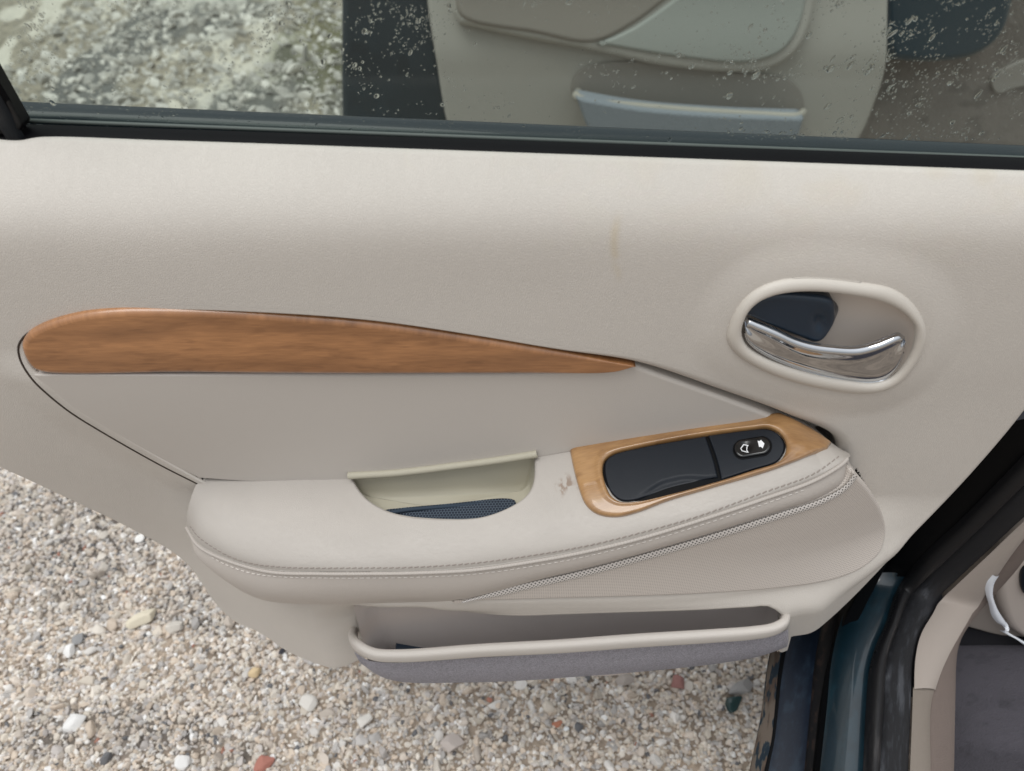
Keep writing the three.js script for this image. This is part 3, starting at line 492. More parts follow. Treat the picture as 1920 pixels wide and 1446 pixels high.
// wood console with lid and window switch
{
  const h0 = 0.0045, outPx = curve([[1066, 838, 1], [1200, 815], [1330, 796], [1462, 775, 1], [1500, 795], [1535, 815], [1563, 836, 1], [1530, 850], [1440, 884], [1330, 916], [1250, 940], [1195, 961], [1155, 970], [1118, 964], [1097, 946], [1080, 900]], true, 6);
  const inPx = curve([[1129, 877], [1134, 860], [1149, 849], [1204, 835], [1324, 813], [1412, 802], [1440, 800], [1463, 811], [1475, 833], [1471, 853], [1457, 868], [1412, 883], [1350, 903], [1256, 928], [1191, 941], [1165, 941], [1146, 930], [1135, 908]], true, 6);
  const ctr = [1292, 872], N = 260, O = SA.invAll(polar(outPx, ctr, N), 0.001), I = SA.invAll(polar(inPx, ctr, N), h0);
  const prof = [[0, -0.010], [0, -0.001], [0.02, 0.0012], [0.05, 0.0026], [0.10, 0.0036], [0.2, 0.0043], [0.35, 0.0046], [0.55, 0.0046], [0.70, 0.0046], [0.78, 0.0050], [0.86, 0.0056], [0.93, 0.0055], [0.97, 0.0048], [1, 0.0036], [1.0, 0.0005], [1.0, -0.001]];
  const g = sheet(N, (prof.length - 1) * 2, (i, j) => { const k = Math.round(i * N) % N, t = j * (prof.length - 1), a = Math.min(prof.length - 2, Math.floor(t)), f = t - a, q = lerp(prof[a][0], prof[a + 1][0], f), hh = lerp(prof[a][1], prof[a + 1][1], f); return SA.at(lerp(O[k][0], I[k][0], q), lerp(O[k][1], I[k][1], q), hh); }, { close: true, toward: V(0, 1, 0.4) });
  { const p = g.attributes.position, u1 = g.attributes.uv1; for (let i = 0; i < p.count; i++) u1.setXY(i, (p.getX(i) - 0.04) / 0.3, (p.getZ(i) + p.getY(i) * 0.3) / 0.15); }
  part('wood_console', g, M.woodGloss, door);
  const shrink = (px, k) => px;
  const pit = curve([[1131, 877], [1149, 851], [1324, 815], [1436, 802], [1473, 833], [1457, 867], [1350, 902], [1180, 939], [1140, 915]], true, 8);
  part('console_well', fill(SA, SA.invAll(pit, 0.0006), 0.01, 0.06, { h: 0.0006 }), M.black, door);
  const lidPx = curve([[1133, 877], [1137, 862], [1150, 852], [1204, 838], [1323, 817, 1], [1337, 858], [1347, 897, 1], [1298, 906], [1256, 916], [1225, 927], [1191, 937], [1166, 938], [1149, 927], [1138, 907]], true, 5);
  const SL = surf((u, v) => { const f = SA.frame(u, v), q = proj(f.p); const d = ss(-6, 4, q[1] - (936 - (q[0] - 1180) * 0.235 - 14 * ss(1195, 1250, q[0]) * ss(1345, 1270, q[0]))) * ss(1190, 1230, q[0]); return f.p.addScaledVector(f.n, 0.003 - 0.0022 * d); }, SA.inv ? (px, py) => SA.inv(px, py) : null);
  part('storage_lid', pad(SL, SL.invAll(lidPx), { h: 0, r: 0.0016, skirt: 0.003, du: 0.002, dv: 0.01 }), M.plastic, door);
  const platePx = curve([[1328, 816, 1], [1412, 805], [1436, 804], [1459, 813], [1471, 833], [1468, 851], [1457, 865], [1412, 880], [1353, 899, 1], [1343, 858]], true, 5);
  part('switch_plate', pad(SA, SA.invAll(platePx, 0.003), { h: 0.003, r: 0.0014, skirt: 0.003, du: 0.004, dv: 0.02 }), M.plastic, door);
  const stad = (cx, cy, L, R, ang, n = 40) => { const o = []; for (let i = 0; i < n; i++) { const a = i / n * Math.PI * 2, x = Math.cos(a) * R + (Math.cos(a) > 0 ? L : -L), y = Math.sin(a) * R; o.push([cx + x * Math.cos(ang) - y * Math.sin(ang), cy + x * Math.sin(ang) + y * Math.cos(ang)]); } return o; };
  part('switch_surround', pad(SA, SA.invAll(stad(1411, 839.5, 18, 19.5, -0.17), 0.0034), { h: 0.0034, r: 0.0008, skirt: 0.001, du: 0.004, dv: 0.02 }), M.black, door);
  const SR = surf((u, v) => { const f = SA.frame(u, v), q = proj(f.p), t = (q[0] - 1411) / 34; return f.p.addScaledVector(f.n, 0.0050 + 0.0012 * t * t - 0.0016 * Math.exp(-(((q[0] - 1397) / 12) ** 2) - (((q[1] - 842) / 11) ** 2))); }, (px, py) => SA.inv(px, py));
  part('window_switch', pad(SR, SR.invAll(stad(1411, 837.5, 17, 16, -0.17), 0), { h: 0, r: 0.0016, skirt: 0.002, du: 0.0015, dv: 0.008 }), M.blackGloss, door);
  const glyph = (pts, holes) => { const uv = (p) => SR.inv(p[0], p[1], 0.0003); const s = pts.map(uv), hs = holes ? [holes.map(uv)] : []; const all = [...s, ...hs.flat()], tri = THREE.ShapeUtils.triangulateShape(s.map((p) => new THREE.Vector2(...p)), hs.map((h) => h.map((p) => new THREE.Vector2(...p)))); const pos = [], nor = []; for (const p of all) { const f = SR.frame(...p), q = f.p.addScaledVector(f.n, 0.00035); pos.push(q.x, q.y, q.z); nor.push(f.n.x, f.n.y, f.n.z); } return make(pos, nor, all.flat(), all.flat(), tri.flat()); };
  part('arrow_symbol', glyph([[1388, 841], [1394, 833], [1404, 835], [1401.5, 838], [1401, 844], [1404, 849], [1399, 848.5], [1391, 846]], [[1390, 841.1], [1394.9, 834.9], [1401.4, 836.2], [1399.8, 838.2], [1399.3, 844.4], [1401.2, 847.2], [1392.2, 845]]), M.white, door);
  part('arrow_symbol', glyph([[1420.5, 826.5], [1424, 827.5], [1427, 825], [1433.5, 832], [1430, 841], [1427, 838], [1423.5, 838.5], [1422, 832]]), M.white, door);
}
// ------------------------------------------------------------------ speaker grille
{
  const SG = height(zG);
  part('speaker_grille', pad(SG, SG.invAll(grillePx), { r: 0.004, skirt: 0.02, du: 0.004 }), M.grille, door);
  const top = [[866, 1126], [970, 1096], [1092, 1068], [1200, 1039], [1330, 1001], [1450, 963], [1545, 931], [1583, 908], [1600, 886]], e1 = curve(top, false, 8), nn = e1.length - 1;
  part('perforated_strip', sheet(nn, 4, (i, j) => { const k = Math.round(i * nn), p = e1[k], w = lerp(3, 12, ss(0, 0.12, i)) * lerp(1, 0.75, ss(0.8, 1, i)), ka = e1[Math.max(0, k - 2)], kb = e1[Math.min(nn, k + 2)], tl = Math.hypot(kb[0] - ka[0], kb[1] - ka[1]), uv = SG.inv(p[0] - j * w * (kb[1] - ka[1]) / tl, p[1] + j * w * (kb[0] - ka[0]) / tl); return SG.at(uv[0], uv[1], 0.0012 + 0.001 * Math.sin(Math.PI * j)); }, { toward: V(0, 0.3, 1) }), M.meshStrip, door);
}
// ------------------------------------------------------------------ handle
{
  const h = 0.004, innerPx = curve([[1390, 622], [1400, 587], [1420, 565], [1456, 550], [1516, 544], [1599, 552], [1659, 566], [1692, 584], [1712, 607], [1714, 632], [1703, 667], [1675, 703], [1644, 716], [1586, 712], [1508, 696], [1430, 668], [1399, 646]], true, 6);
  const ctr = [1550, 628], N = 220, SH = height((x, y) => zBase(x, y));
  const O = SH.invAll(polar(curve(bezelPx, true, 6), ctr, N), 0.002), I = SH.invAll(polar(innerPx, ctr, N), 0.004);
  const ring = sheet(N, 22, (i, j) => { const k = Math.round(i * N) % N, a = j * Math.PI * 1.0, q = 0.5 - 0.5 * Math.cos(a), hh = j < 0.05 ? -0.004 : 0.0005 + 0.0078 * Math.pow(Math.sin(a * 0.86 + 0.05), 0.8); return SH.at(lerp(O[k][0], I[k][0], q), lerp(O[k][1], I[k][1], q), hh); }, { close: true, toward: V(0, 0, 1) });
  part('handle_bezel', ring, M.bezel, door);
  const bowl = sheet(N, 18, (i, j) => { const k = Math.round(i * N) % N, c = SH.inv(1555, 630), sh = j * j; return SH.at(lerp(I[k][0], c[0], sh), lerp(I[k][1], c[1], sh), 0.004 - 0.021 * (1 - Math.pow(1 - j, 1.9))); }, { close: true, toward: V(0, 0, 1) });
  part('handle_bowl', bowl, M.bowl, door);
  const leverPx = curve([[1398, 590], [1408, 574], [1424, 561], [1456, 553], [1513, 555], [1550, 560], [1563, 565], [1568, 578], [1566, 592], [1561, 612], [1551, 634], [1540, 643], [1527, 645], [1512, 640], [1456, 618], [1416, 600]], true, 5);
  const SK = height((x, y) => { const q = proj(V(x, y, zBase(x, y) + 0.004)); return zBase(x, y) + 0.004 - 0.004 * Math.exp(-(((q[0] - 1538) / 13) ** 2) - (((q[1] - 606) / 17) ** 2)); });
  part('lock_lever', pad(SK, SK.invAll(leverPx), { r: 0.0044, skirt: 0.012, du: 0.0018, steps: 7 }), M.navy, door);
  const Sh = height((x, y) => zBase(x, y) - 0.017);
  part('lever_slot', pad(Sh, Sh.invAll(curve([[1392, 640], [1398, 585], [1424, 556], [1470, 538], [1514, 538], [1514, 562], [1440, 640], [1420, 665], [1400, 655]], true, 6)), { r: 0.001, skirt: 0.01, du: 0.006 }), M.rubber, door);
  part('slot_tab', pad(Sh, Sh.invAll(curve([[1514, 540, 1], [1546, 542, 1], [1538, 566, 1], [1514, 566, 1]], true, 6), 0.003), { h: 0.003, r: 0.001, skirt: 0.01, du: 0.006 }), M.bezel, door);
  // chrome lever: top line, bottom line, rolled top edge
  const up = new THREE.CatmullRomCurve3([[1397, 600, .004], [1404, 598, .005], [1420, 604, .007], [1456, 619, .010], [1493, 636, .012], [1524, 645, .013], [1560, 650, .013], [1607, 652, .012], [1639, 645, .011], [1665, 635, .010], [1686, 627, .008], [1697, 632, .006]].map((p) => onZ(p[0], p[1], zBase(0.3, 0.72) + p[2] - 0.004)), false, 'centripetal');
  const lo = new THREE.CatmullRomCurve3([[1397, 612, .002], [1398, 628, .002], [1404, 642, .002], [1424, 659, .002], [1456, 676, .002], [1508, 695, .002], [1573, 711, .002], [1633, 717, .002], [1659, 712, .002], [1680, 694, .003], [1692, 668, .004], [1697, 642, .005]].map((p) => onZ(p[0], p[1], zBase(0.3, 0.72) + p[2] + 0.003)), false, 'centripetal');
  const lev = sheet(140, 30, (i, j) => {
    const a = up.getPoint(i), b = lo.getPoint(i), R = 0.0032 * ss(0, 0.05, i) * ss(1, 0.95, i) + 0.0006;
    if (j < 0.4) { const t = (j / 0.4) * Math.PI * 0.95 - Math.PI * 0.35; return V(a.x, a.y - R + R * Math.cos(t), a.z - R * 0.2 + R * Math.sin(t) * 1.1); } // back over the top to the front
    const t = (j - 0.4) / 0.6, s = V(a.x, a.y - R + R * Math.cos(Math.PI * 0.6), a.z - R * 0.2 + R * Math.sin(Math.PI * 0.6) * 1.1), p = s.lerp(b, t); p.z += -0.0025 * Math.sin(Math.PI * t) * (1 - t) + 0.003 * Math.sin(Math.PI * t) * t; return p;
  }, { toward: V(0, 0.3, 1) });
  part('door_handle', lev, M.chrome, door);
  const lowLip = []; for (let i = 4; i <= 56; i++) lowLip.push(lo.getPoint(i / 60)); part('handle_edge', tube(lowLip, 0.0007, { seg: 100, rad: 6 }), M.chrome, door);
}
// ------------------------------------------------------------------ map pocket
{
  const zr = (x) => 0.1;
  const mid = [[668, 1178, .052], [662, 1196, .070], [676, 1214, .090], [702, 1227, .098], [750, 1230, .100], [900, 1220, .101], [1050, 1212, .101], [1200, 1201, .100], [1330, 1193, .099], [1410, 1187, .097], [1447, 1181, .094], [1467, 1171, .089], [1472, 1159, .080], [1468, 1148, .062]].map((p) => onZ(...p));
  const c = new THREE.CatmullRomCurve3(mid, false, 'centripetal'), n = 160;
  const rim = sheet(n, 20, (i, j) => { const p = c.getPoint(i), d = c.getTangent(i), a = j * Math.PI * 2, s = V(0, 1, 0).addScaledVector(d, -d.y).normalize(), o = d.clone().cross(s).normalize(), e = Math.pow(clamp(Math.min(i, 1 - i) / 0.05), 0.5), R = lerp(0.0078, 0.0068, Math.abs(i - 0.5) * 2), q = (t) => Math.sign(t) * Math.pow(Math.abs(t), 0.72); return p.addScaledVector(s, q(Math.cos(a)) * R * 1.02 * e).addScaledVector(o, q(Math.sin(a)) * R * 0.62 * e); }, {});
  part('pocket_rim', (() => { rim.computeVertexNormals(); return rim; })(), leather('#cdc7c0', 0.0001, 0.5, 10), door);
  const upper = curve([[664, 1222], [690, 1238], [725, 1243], [900, 1234], [1050, 1225], [1200, 1214], [1330, 1206], [1400, 1200], [1450, 1192], [1478, 1180]], false, 8), lower = curve([[690, 1250], [722, 1272], [770, 1281], [860, 1281], [950, 1279], [1100, 1269], [1200, 1261], [1340, 1246], [1425, 1231], [1474, 1214]], false, 8);
  const at = (arr, t) => { const k = t * (arr.length - 1), a = Math.floor(k), b = Math.min(arr.length - 1, a + 1); return [lerp(arr[a][0], arr[b][0], k - a), lerp(arr[a][1], arr[b][1], k - a)]; };
  const zc = (t) => 0.095 - (t < 0.45 ? 0.035 : 0.006) * Math.pow(Math.abs(t - 0.45) / 0.55, 4);
  part('pocket_carpet', sheet(170, 24, (i, j) => {
    const a = at(upper, i), b = at(lower, i), z = zc(i), A = onZ(a[0], a[1], z), B = onZ(b[0], b[1], z - 0.012);
    if (j < 0.7) { const t = j / 0.7, p = A.lerp(B, t); p.z += 0.004 * Math.sin(Math.PI * t); return p; }
    const t = (j - 0.7) / 0.3, a2 = t * Math.PI / 2; return B.add(V(0, -0.004 * Math.sin(a2), -0.045 * t));
  }, { toward: V(0, -0.1, 1), mu: 1.05, mv: 0.4 }), M.pocketCarpet, door);
  part('pocket_liner', sheet(120, 10, (i, j) => { const p = onZ(lerp(677, 1474, i), 1130, 0.05), k = Math.abs(i - 0.5) * 2; return V(p.x, lerp(0.475 - 0.04 * ss(0.88, 0.98, i), 0.27 + 0.09 * ss(0.6, 1, i) + 0.06 * ss(0.15, 0, i), j), 0.052 + 0.024 * (1 - Math.sqrt(1 - Math.pow(ss(0.88, 1.01, k), 2)))); }, { toward: V(0, 0, 1) }), M.pocketWall, door);
  part('pocket_mat', sheet(40, 4, (i, j) => { const a = onZ(lerp(743, 815, i), 1208, 0.052); return V(a.x, lerp(0.342, 0.328, i), lerp(0.048, 0.066, j)); }, { toward: V(0, 1, 0) }), std({ color: '#273443', roughness: 0.8 }), door);
}
// ------------------------------------------------------------------ window: seals, glass, frame, outer skin
{
  const bar = (a, b, prof, z0, n = 60) => sheet(n, prof.length - 1, (i, j) => { const k = prof[Math.round(j * (prof.length - 1))], p = a.clone().lerp(b, i); return p.add(V(0, k[0], k[1])); }, { toward: V(0, 1, 0.5) });
  const A = onZ(-160, 247, -0.056), B = onZ(2100, 322, -0.056);
  part('window_seal', sheet(80, 8, (i, j) => { const p = A.clone().lerp(B, i), t = j * Math.PI / 2 * 1.1; return p.add(V(0, -0.006 + 0.0095 * Math.sin(t), 0.008 - 0.016 * (1 - Math.cos(t)))); }, { toward: V(0, 0.3, 1) }), M.rubber, door);
  const a1 = onZ(-160, 218, -0.072), b1 = onZ(2100, 303, -0.072);
  part('seal_lip', tube([a1, a1.clone().lerp(b1, 0.5), b1], 0.0016, { seg: 40, rad: 8 }), std({ color: '#58605c', roughness: 0.5 }), door);
  part('seal_channel', sheet(4, 4, (i, j) => a1.clone().lerp(b1, i).add(V(0, -0.004 - 0.01 * j, lerp(0.012, -0.012, j))), { toward: V(0, 1, 0) }), M.rubber, door);
  // painted outer shoulder beyond the glass
  const a2 = onZ(-160, 182, -0.100), b2 = onZ(2100, 281, -0.100);
  const skin = sheet(100, 34, (i, j) => { const p = a2.clone().lerp(b2, i), t = j; if (t < 0.7) { const q = (t / 0.7) * Math.PI - Math.PI * 0.5; return p.add(V(0, -0.010 + 0.010 * Math.cos(q), 0.016 - 0.013 * (1 + Math.sin(q)))); } return p.add(V(0, -0.010 - (t - 0.7) / 0.3 * 0.52, -0.010 - 0.05 * Math.sin((t - 0.7) / 0.3 * 2.4))); }, { toward: V(0, 1, -0.1) });
  skin.computeVertexNormals(); part('outer_skin', skin, M.paint, door);
  part('sealing_strip', sheet(60, 6, (i, j) => { const p = a2.clone().lerp(b2, i); return p.add(V(0, -0.012 - 0.004 * j, 0.013 + 0.014 * j)); }, { toward: V(0, 1, 0.2) }), M.rubber, door);
  // glass
  const gz = (y) => -0.0745 + 0.16 * Math.pow(Math.max(0, y - 0.86), 1.15), gl = [onZ(-60, 235, -0.074), onZ(2100, 310, -0.074)];
  part('window_glass', sheet(40, 30, (i, j) => { const x = lerp(gl[0].x - 0.02, gl[1].x, i), y0 = lerp(gl[0].y, gl[1].y, i) - 0.012, y = lerp(y0, 1.30, j); return V(x, y, gz(y)); }, { toward: V(0, 0, 1) }), M.glass, door);
  const SGl = height((x, y) => gz(y) - 0.0004), drop = new THREE.SphereGeometry(1, 14, 10);
  const N = 4200, im = new THREE.InstancedMesh(drop, M.water, N), m = new THREE.Matrix4(), q = new THREE.Quaternion(); let c = 0, guard = 0;
  while (c < N && guard++ < 260000) {
    const px = rr(-20, 1960), py = rr(-60, 292), d = fbm(px / 130 + 3, py / 75 + 9, 3), f = fbm(px / 40, py / 30 + 77, 2); let w = ss(0.40, 0.66, d) * ss(0.3, 0.6, f) + 0.05;
    if (px > 850 && px < 1080 && py > 70) w *= 0.18; if (px > 540 && px < 830) w *= 1.6; if (px > 1080 && px < 1450 && py > 170) w *= 0.5;
    if (rnd() > w) continue;
    const p = onZ(px, py, -0.05); p.z = gz(p.y) - 0.0003; const r = Math.min(0.0021, 0.00036 * Math.pow(rnd() + 0.002, -0.36)) * (px > 1350 && px < 1700 ? 1.2 : 1);
    q.setFromAxisAngle(V(0, 0, 1), -0.75 + rr(-0.4, 0.4) + (px < 450 ? 1.5 : 0)); const long = rnd() < 0.28; m.compose(p, q, long ? V(r * rr(0.5, 0.9), r * rr(1.1, 1.8), r * 0.28) : V(r * rr(0.6, 0.95), r * rr(0.7, 1.1), r * 0.26)); im.setMatrixAt(c++, m);
  }
  im.count = c; im.name = 'raindrop'; im.userData.kind = 'stuff'; im.position.copy(door.position).add(car.position).negate(); im.castShadow = false; door.add(im);
  // black corner post and frame
  const dir = onZ(-90, -10, -0.012).sub(onZ(58, 240, -0.030));
  const post = (px, w, z, d) => { const s = onZ(px, 244, z), e = s.clone().addScaledVector(dir, 3.4), wv = V(w, 0, 0); return [[0, 0], [0.08, 0.5], [0.25, 0.9], [0.5, 1], [0.75, 0.9], [0.92, 0.5], [1, 0]].map(([t, k]) => [t, k]) && sheet(24, 12, (i, j) => { const p = s.clone().lerp(e, lerp(-0.02, 1, i)); return p.add(V(-w + w * j, 0, d * Math.pow(Math.sin(Math.PI * clamp(j, 0.02, 0.98)), 0.4))); }, { toward: V(0, 0, 1) }); };
  part('window_post', post(57, 0.010, -0.060, 0.006), M.rubber, door);
  part('post_trim', post(46, 0.013, -0.056, 0.010), std({ color: '#1a1d23', roughness: 0.45 }), door);
  const ct = curve([[-80, 262, 1], [0, 255], [24, 254], [36, 247], [40, 236, 1], [-20, 130, 1], [-80, 20, 1]], true, 6), SC = height(() => -0.050);
  part('corner_cover', pad(SC, SC.invAll(ct), { h: 0, r: 0.003, skirt: 0.01, du: 0.01 }), std({ color: '#0f0d0f', roughness: 0.4 }), door);
}

// ================================================================== CAR BODY (sill, pillar, carpet, seat)
{
  const rail = (px, h, zk, n = 90) => { // each sight line meets the sill (height h) or, further up, the pillar (depth zk)
    const p = curve(px, false, 10).map(([x, y]) => { const a = onY(x, y, h), b = onZ(x, y, zk), d = ray(x, y), ta = (h - EYE.y) / d.y, tb = (zk - EYE.z) / d.z, k = 0.02, q = clamp(0.5 + 0.5 * (tb - ta) / k), t = lerp(tb, ta, q) - k * q * (1 - q); return EYE.clone().addScaledVector(d, t); });
    const c = new THREE.CatmullRomCurve3(p, false, 'centripetal'); c.arcLengthDivisions = 400; return c;
  };
  const R = {
    f0: rail([[1452, 1190], [1440, 1240], [1425, 1350], [1405, 1446], [1380, 1580]], 0.300, -0.06),
    f1: rail([[1472, 1190], [1460, 1255], [1446, 1390], [1433, 1446], [1412, 1580]], 0.306, -0.06),
    f2: rail([[1482, 1180], [1467, 1262], [1453, 1385], [1441, 1446], [1424, 1580]], 0.300, -0.06),
    r3: rail([[1545, 1150], [1528, 1240], [1518, 1340], [1508, 1446], [1494, 1580]], 0.306, -0.05),
    r4: rail([[1572, 1150], [1554, 1240], [1545, 1340], [1534, 1446], [1520, 1580]], 0.320, -0.045),
    s4: rail([[1840, 800], [1730, 930], [1640, 1050], [1580, 1160], [1560, 1240], [1550, 1340], [1538, 1446], [1524, 1580]], 0.342, -0.035),
    w5: rail([[2010, 760], [1920, 853], [1800, 975], [1731, 1040], [1689, 1093], [1675, 1122], [1661, 1167], [1641, 1214], [1630, 1254], [1624, 1321], [1618, 1446], [1610, 1580]], 0.352, -0.012),
    w6: rail([[2030, 800], [1920, 906], [1840, 985], [1774, 1048], [1731, 1088], [1703, 1127], [1684, 1175], [1664, 1237], [1657, 1321], [1650, 1446], [1643, 1580]], 0.352, -0.006),
    w7: rail([[2030, 880], [1920, 970], [1850, 1035], [1788, 1093], [1765, 1116], [1746, 1152], [1723, 1192], [1712, 1237], [1708, 1321], [1703, 1446], [1698, 1580]], 0.346, 0.0),
    t8: rail([[2040, 890], [1960, 960], [1905, 1022], [1852, 1099], [1807, 1175], [1774, 1234], [1754, 1282], [1743, 1325], [1742, 1446], [1741, 1580]], 0.340, 0.004),
    c9: rail([[2040, 920], [1960, 1000], [1905, 1072], [1850, 1130], [1803, 1186], [1795, 1210], [1792, 1293], [1789, 1446], [1786, 1580]], 0.322, 0.0),
  };
  const strip = (a, b, bulge, { n = 130, m = 10, u0 = 0, u1 = 1, up = V(0, 0.85, 0.5), mu = 1.2, mv = 0.1, prof = null } = {}) => sheet(n, m, (i, j) => { const t = lerp(u0, u1, i), p = a.getPointAt(t), q = b.getPointAt(t), o = p.clone().lerp(q, j), nn = b.getPointAt(t).sub(p).cross(a.getTangentAt(t)).normalize(); if (nn.dot(up) < 0) nn.negate(); return o.addScaledVector(nn, bulge * (prof ? prof(j, i) : Math.pow(Math.sin(Math.PI * clamp(j)), 0.6))); }, { toward: up, mu, mv });
  const rustTex = tex(512, 256, (x, y) => { const n = fbm(x * 15, y * 4, 5), k = fbm(x * 9 + 5, y * 3, 3), r = ss(0.34, 0.44, n), d = ss(0.45, 0.62, k); return [lerp(lerp(0.42, 0.34, d), 0.08, 1 - r), lerp(lerp(0.38, 0.28, d), 0.15, 1 - r), lerp(lerp(0.34, 0.24, d), 0.20, 1 - r)]; }, true, [1, 1], 1);
  const rust = std({ map: rustTex, roughness: 0.75, bumpMap: retile(noiseTex, [8, 1], 1), bumpScale: 0.001 });
  const seamTex = tex(512, 64, (x, y) => { const r = ss(0.46, 0.62, fbm(x * 30, y * 3, 4)) * ss(0.9, 0.5, y); return [lerp(0.03, 0.17, r), lerp(0.03, 0.125, r), lerp(0.045, 0.11, r)]; }, true, [1, 1], 1);
  const dustTex = (a, b, s) => tex(512, 256, (x, y) => { const n = fbm(x * 14 + s, y * 4, 5), m = (ss(0.45, 0.75, n) * 0.8 + 0.35 * ss(0.55, 0.8, fbm(x * 60, y * 14 + s, 3))) * (s > 8 ? ss(0.30, 0.75, x) : 1) + (s === 9 ? 0.7 * Math.exp(-(((x - 0.46 - 0.02 * (y - 0.3)) / 0.018) ** 2) - (((y - 0.32) / 0.22) ** 2)) * ss(0.3, 0.6, fbm(x * 90, y * 20, 3)) : 0); return [0, 1, 2].map((c) => lerp(a[c], b[c], m)); }, true, [1, 1], 1);
  const dustyPaint = phy({ map: dustTex([0.03, 0.085, 0.15], [0.11, 0.17, 0.23], 2), roughness: 0.5, clearcoat: 0.25, clearcoatRoughness: 0.35 });
  const sealDust = std({ map: dustTex([0.055, 0.06, 0.08], [0.30, 0.31, 0.33], 9), roughness: 0.6, bumpMap: retile(noiseTex, [10, 2], 1), bumpScale: 0.0004 });
  part('sill_flange', [strip(R.f0, R.f1, 0.002), sheet(60, 2, (i, j) => R.f0.getPointAt(i).add(V(0.02 * j, -0.10 * j, 0)), { toward: V(-1, 0, 0) })], rust, car);
  part('sill_crack', strip(R.f1, R.f2, -0.004, { m: 4 }), M.black, car);
  part('sill_recess', strip(R.f2, R.r3, -0.003), dustyPaint, car);
  part('sill_seam', strip(R.r3, R.r4, 0.002), std({ map: seamTex, roughness: 0.7 }), car);
  part('sill_gap', strip(R.r4, R.s4, -0.006, { m: 6, u0: 0.0 }), phy({ color: '#020305', roughness: 0.9, specularIntensity: 0.2 }), car);
  let uk = 0.3; for (let k = 0; k <= 200; k++) if (proj(R.w5.getPointAt(k / 200))[1] > 1078) { uk = k / 200; break; }
  part('pillar_panel', strip(R.s4, R.w5, 0.004, { m: 8, u1: uk + 0.004 }), phy({ color: '#020305', roughness: 0.5, specularIntensity: 0.25 }), car);
  part('sill_panel', strip(R.s4, R.w5, 0.010, { m: 16, u0: uk, prof: (j) => Math.pow(Math.sin(Math.PI * (0.08 + 0.92 * clamp(j))), 0.7) }), phy({ map: dustTex([0.01, 0.11, 0.15], [0.03, 0.155, 0.20], 5), roughness: 0.45, clearcoat: 1, clearcoatRoughness: 0.07 }), car);
  part('weatherstrip', strip(R.w5, R.w6, 0.011, { m: 12 }), std({ map: dustTex([0.035, 0.035, 0.05], [0.20, 0.19, 0.19], 14), roughness: 0.55 }), car);
  part('inner_seal', strip(R.w6, R.w7, 0.006, { m: 12 }), sealDust, car);
  const beige = leather('#a49a92', 0.0001, 0.6, 10);  // colour darkened to stand for the shade of a roof not built
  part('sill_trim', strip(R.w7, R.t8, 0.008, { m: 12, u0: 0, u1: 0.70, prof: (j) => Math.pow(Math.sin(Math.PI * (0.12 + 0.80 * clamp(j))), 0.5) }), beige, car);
  part('sill_trim', strip(R.w7, R.t8, 0.0045, { m: 12, u0: 0.695, u1: 1, prof: (j) => Math.pow(Math.sin(Math.PI * (0.12 + 0.80 * clamp(j))), 0.5) }), leather('#81786f', 0.0001, 0.65, 10), car);  // lower length, the same roof shade put into its darker colour
  part('carpet_edge', strip(R.t8, R.c9, 0.003, { m: 8, u0: 0 }), phy({ color: '#7d7069', roughness: 0.95, bumpMap: retile(fuzzTex, [14, 3]), bumpScale: 0.001 }), car);
  const carpetMat = phy({ color: '#56545d', roughness: 1, map: dirtTex, bumpMap: retile(fuzzTex, [3, 3]), bumpScale: 0.004, sheen: 0.4, sheenColor: new THREE.Color('#77757f'), sheenRoughness: 0.7 });
  part('floor_carpet', sheet(70, 60, (i, j) => { const e = R.c9.getPointAt(lerp(0.40, 1, j)), x = e.x - 0.004 + i * i * 0.8; return V(x, lerp(e.y, 0.240, ss(0, 0.12, i)) + 0.003 * fbm(x * 30, e.z * 30, 2), e.z); }, { toward: V(0, 1, 0), mu: 1, mv: 1 }), carpetMat, car);
  // inside of the pillar and floor under the seat, shade painted in near-black
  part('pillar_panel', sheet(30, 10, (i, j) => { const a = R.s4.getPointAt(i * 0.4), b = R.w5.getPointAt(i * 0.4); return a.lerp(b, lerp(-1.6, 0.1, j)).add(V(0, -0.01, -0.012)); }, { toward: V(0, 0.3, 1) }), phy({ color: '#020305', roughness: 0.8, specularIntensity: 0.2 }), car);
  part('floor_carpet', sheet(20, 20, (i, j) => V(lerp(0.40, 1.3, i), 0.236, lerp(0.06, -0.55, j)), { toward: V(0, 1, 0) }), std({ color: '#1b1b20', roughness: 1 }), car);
  // front seat seen past the pillar: side valance and cushion
  const zs = -0.02, S = height((x, y) => zs + 0.02 * ss(0.5, 0.8, x)), seatBack = leather('#bdb3ab', 0.0002, 0.6, 9);
  const seat = group('car_seat', null, V(0.6, 0.24, -0.05));
  part('valance', pad(S, S.invAll(curve([[1790, 1172, 1], [1832, 1100], [1862, 1060], [1960, 940, 1], [2200, 940, 1], [2200, 1226, 1], [1905, 1236, 1], [1883, 1228], [1893, 1214], [1884, 1200], [1840, 1186]], true, 8)), { r: 0.006, skirt: 0.04, du: 0.012 }), leather('#a89e96', 0.0002, 0.65, 9), seat);
  const S2 = height((x, y) => zs + 0.022 + 0.02 * ss(0.5, 0.8, x));
  part('cushion', pad(S2, S2.invAll(curve([[1866, 1078, 1], [1878, 1035], [1905, 990], [1960, 930, 1], [2200, 900, 1], [2200, 1240, 1], [1960, 1226], [1925, 1206, 1], [1890, 1180], [1876, 1150], [1867, 1110]], true, 8)), { r: 0.012, skirt: 0.03, du: 0.012 }), seatBack, seat);
  part('lever', pad(S2, S2.invAll(curve([[1916, 1085], [1924, 1070], [1960, 1060], [1960, 1120], [1922, 1118]], true, 8), 0.006), { h: 0.006, r: 0.004, skirt: 0.01, du: 0.01 }), M.plastic, seat);
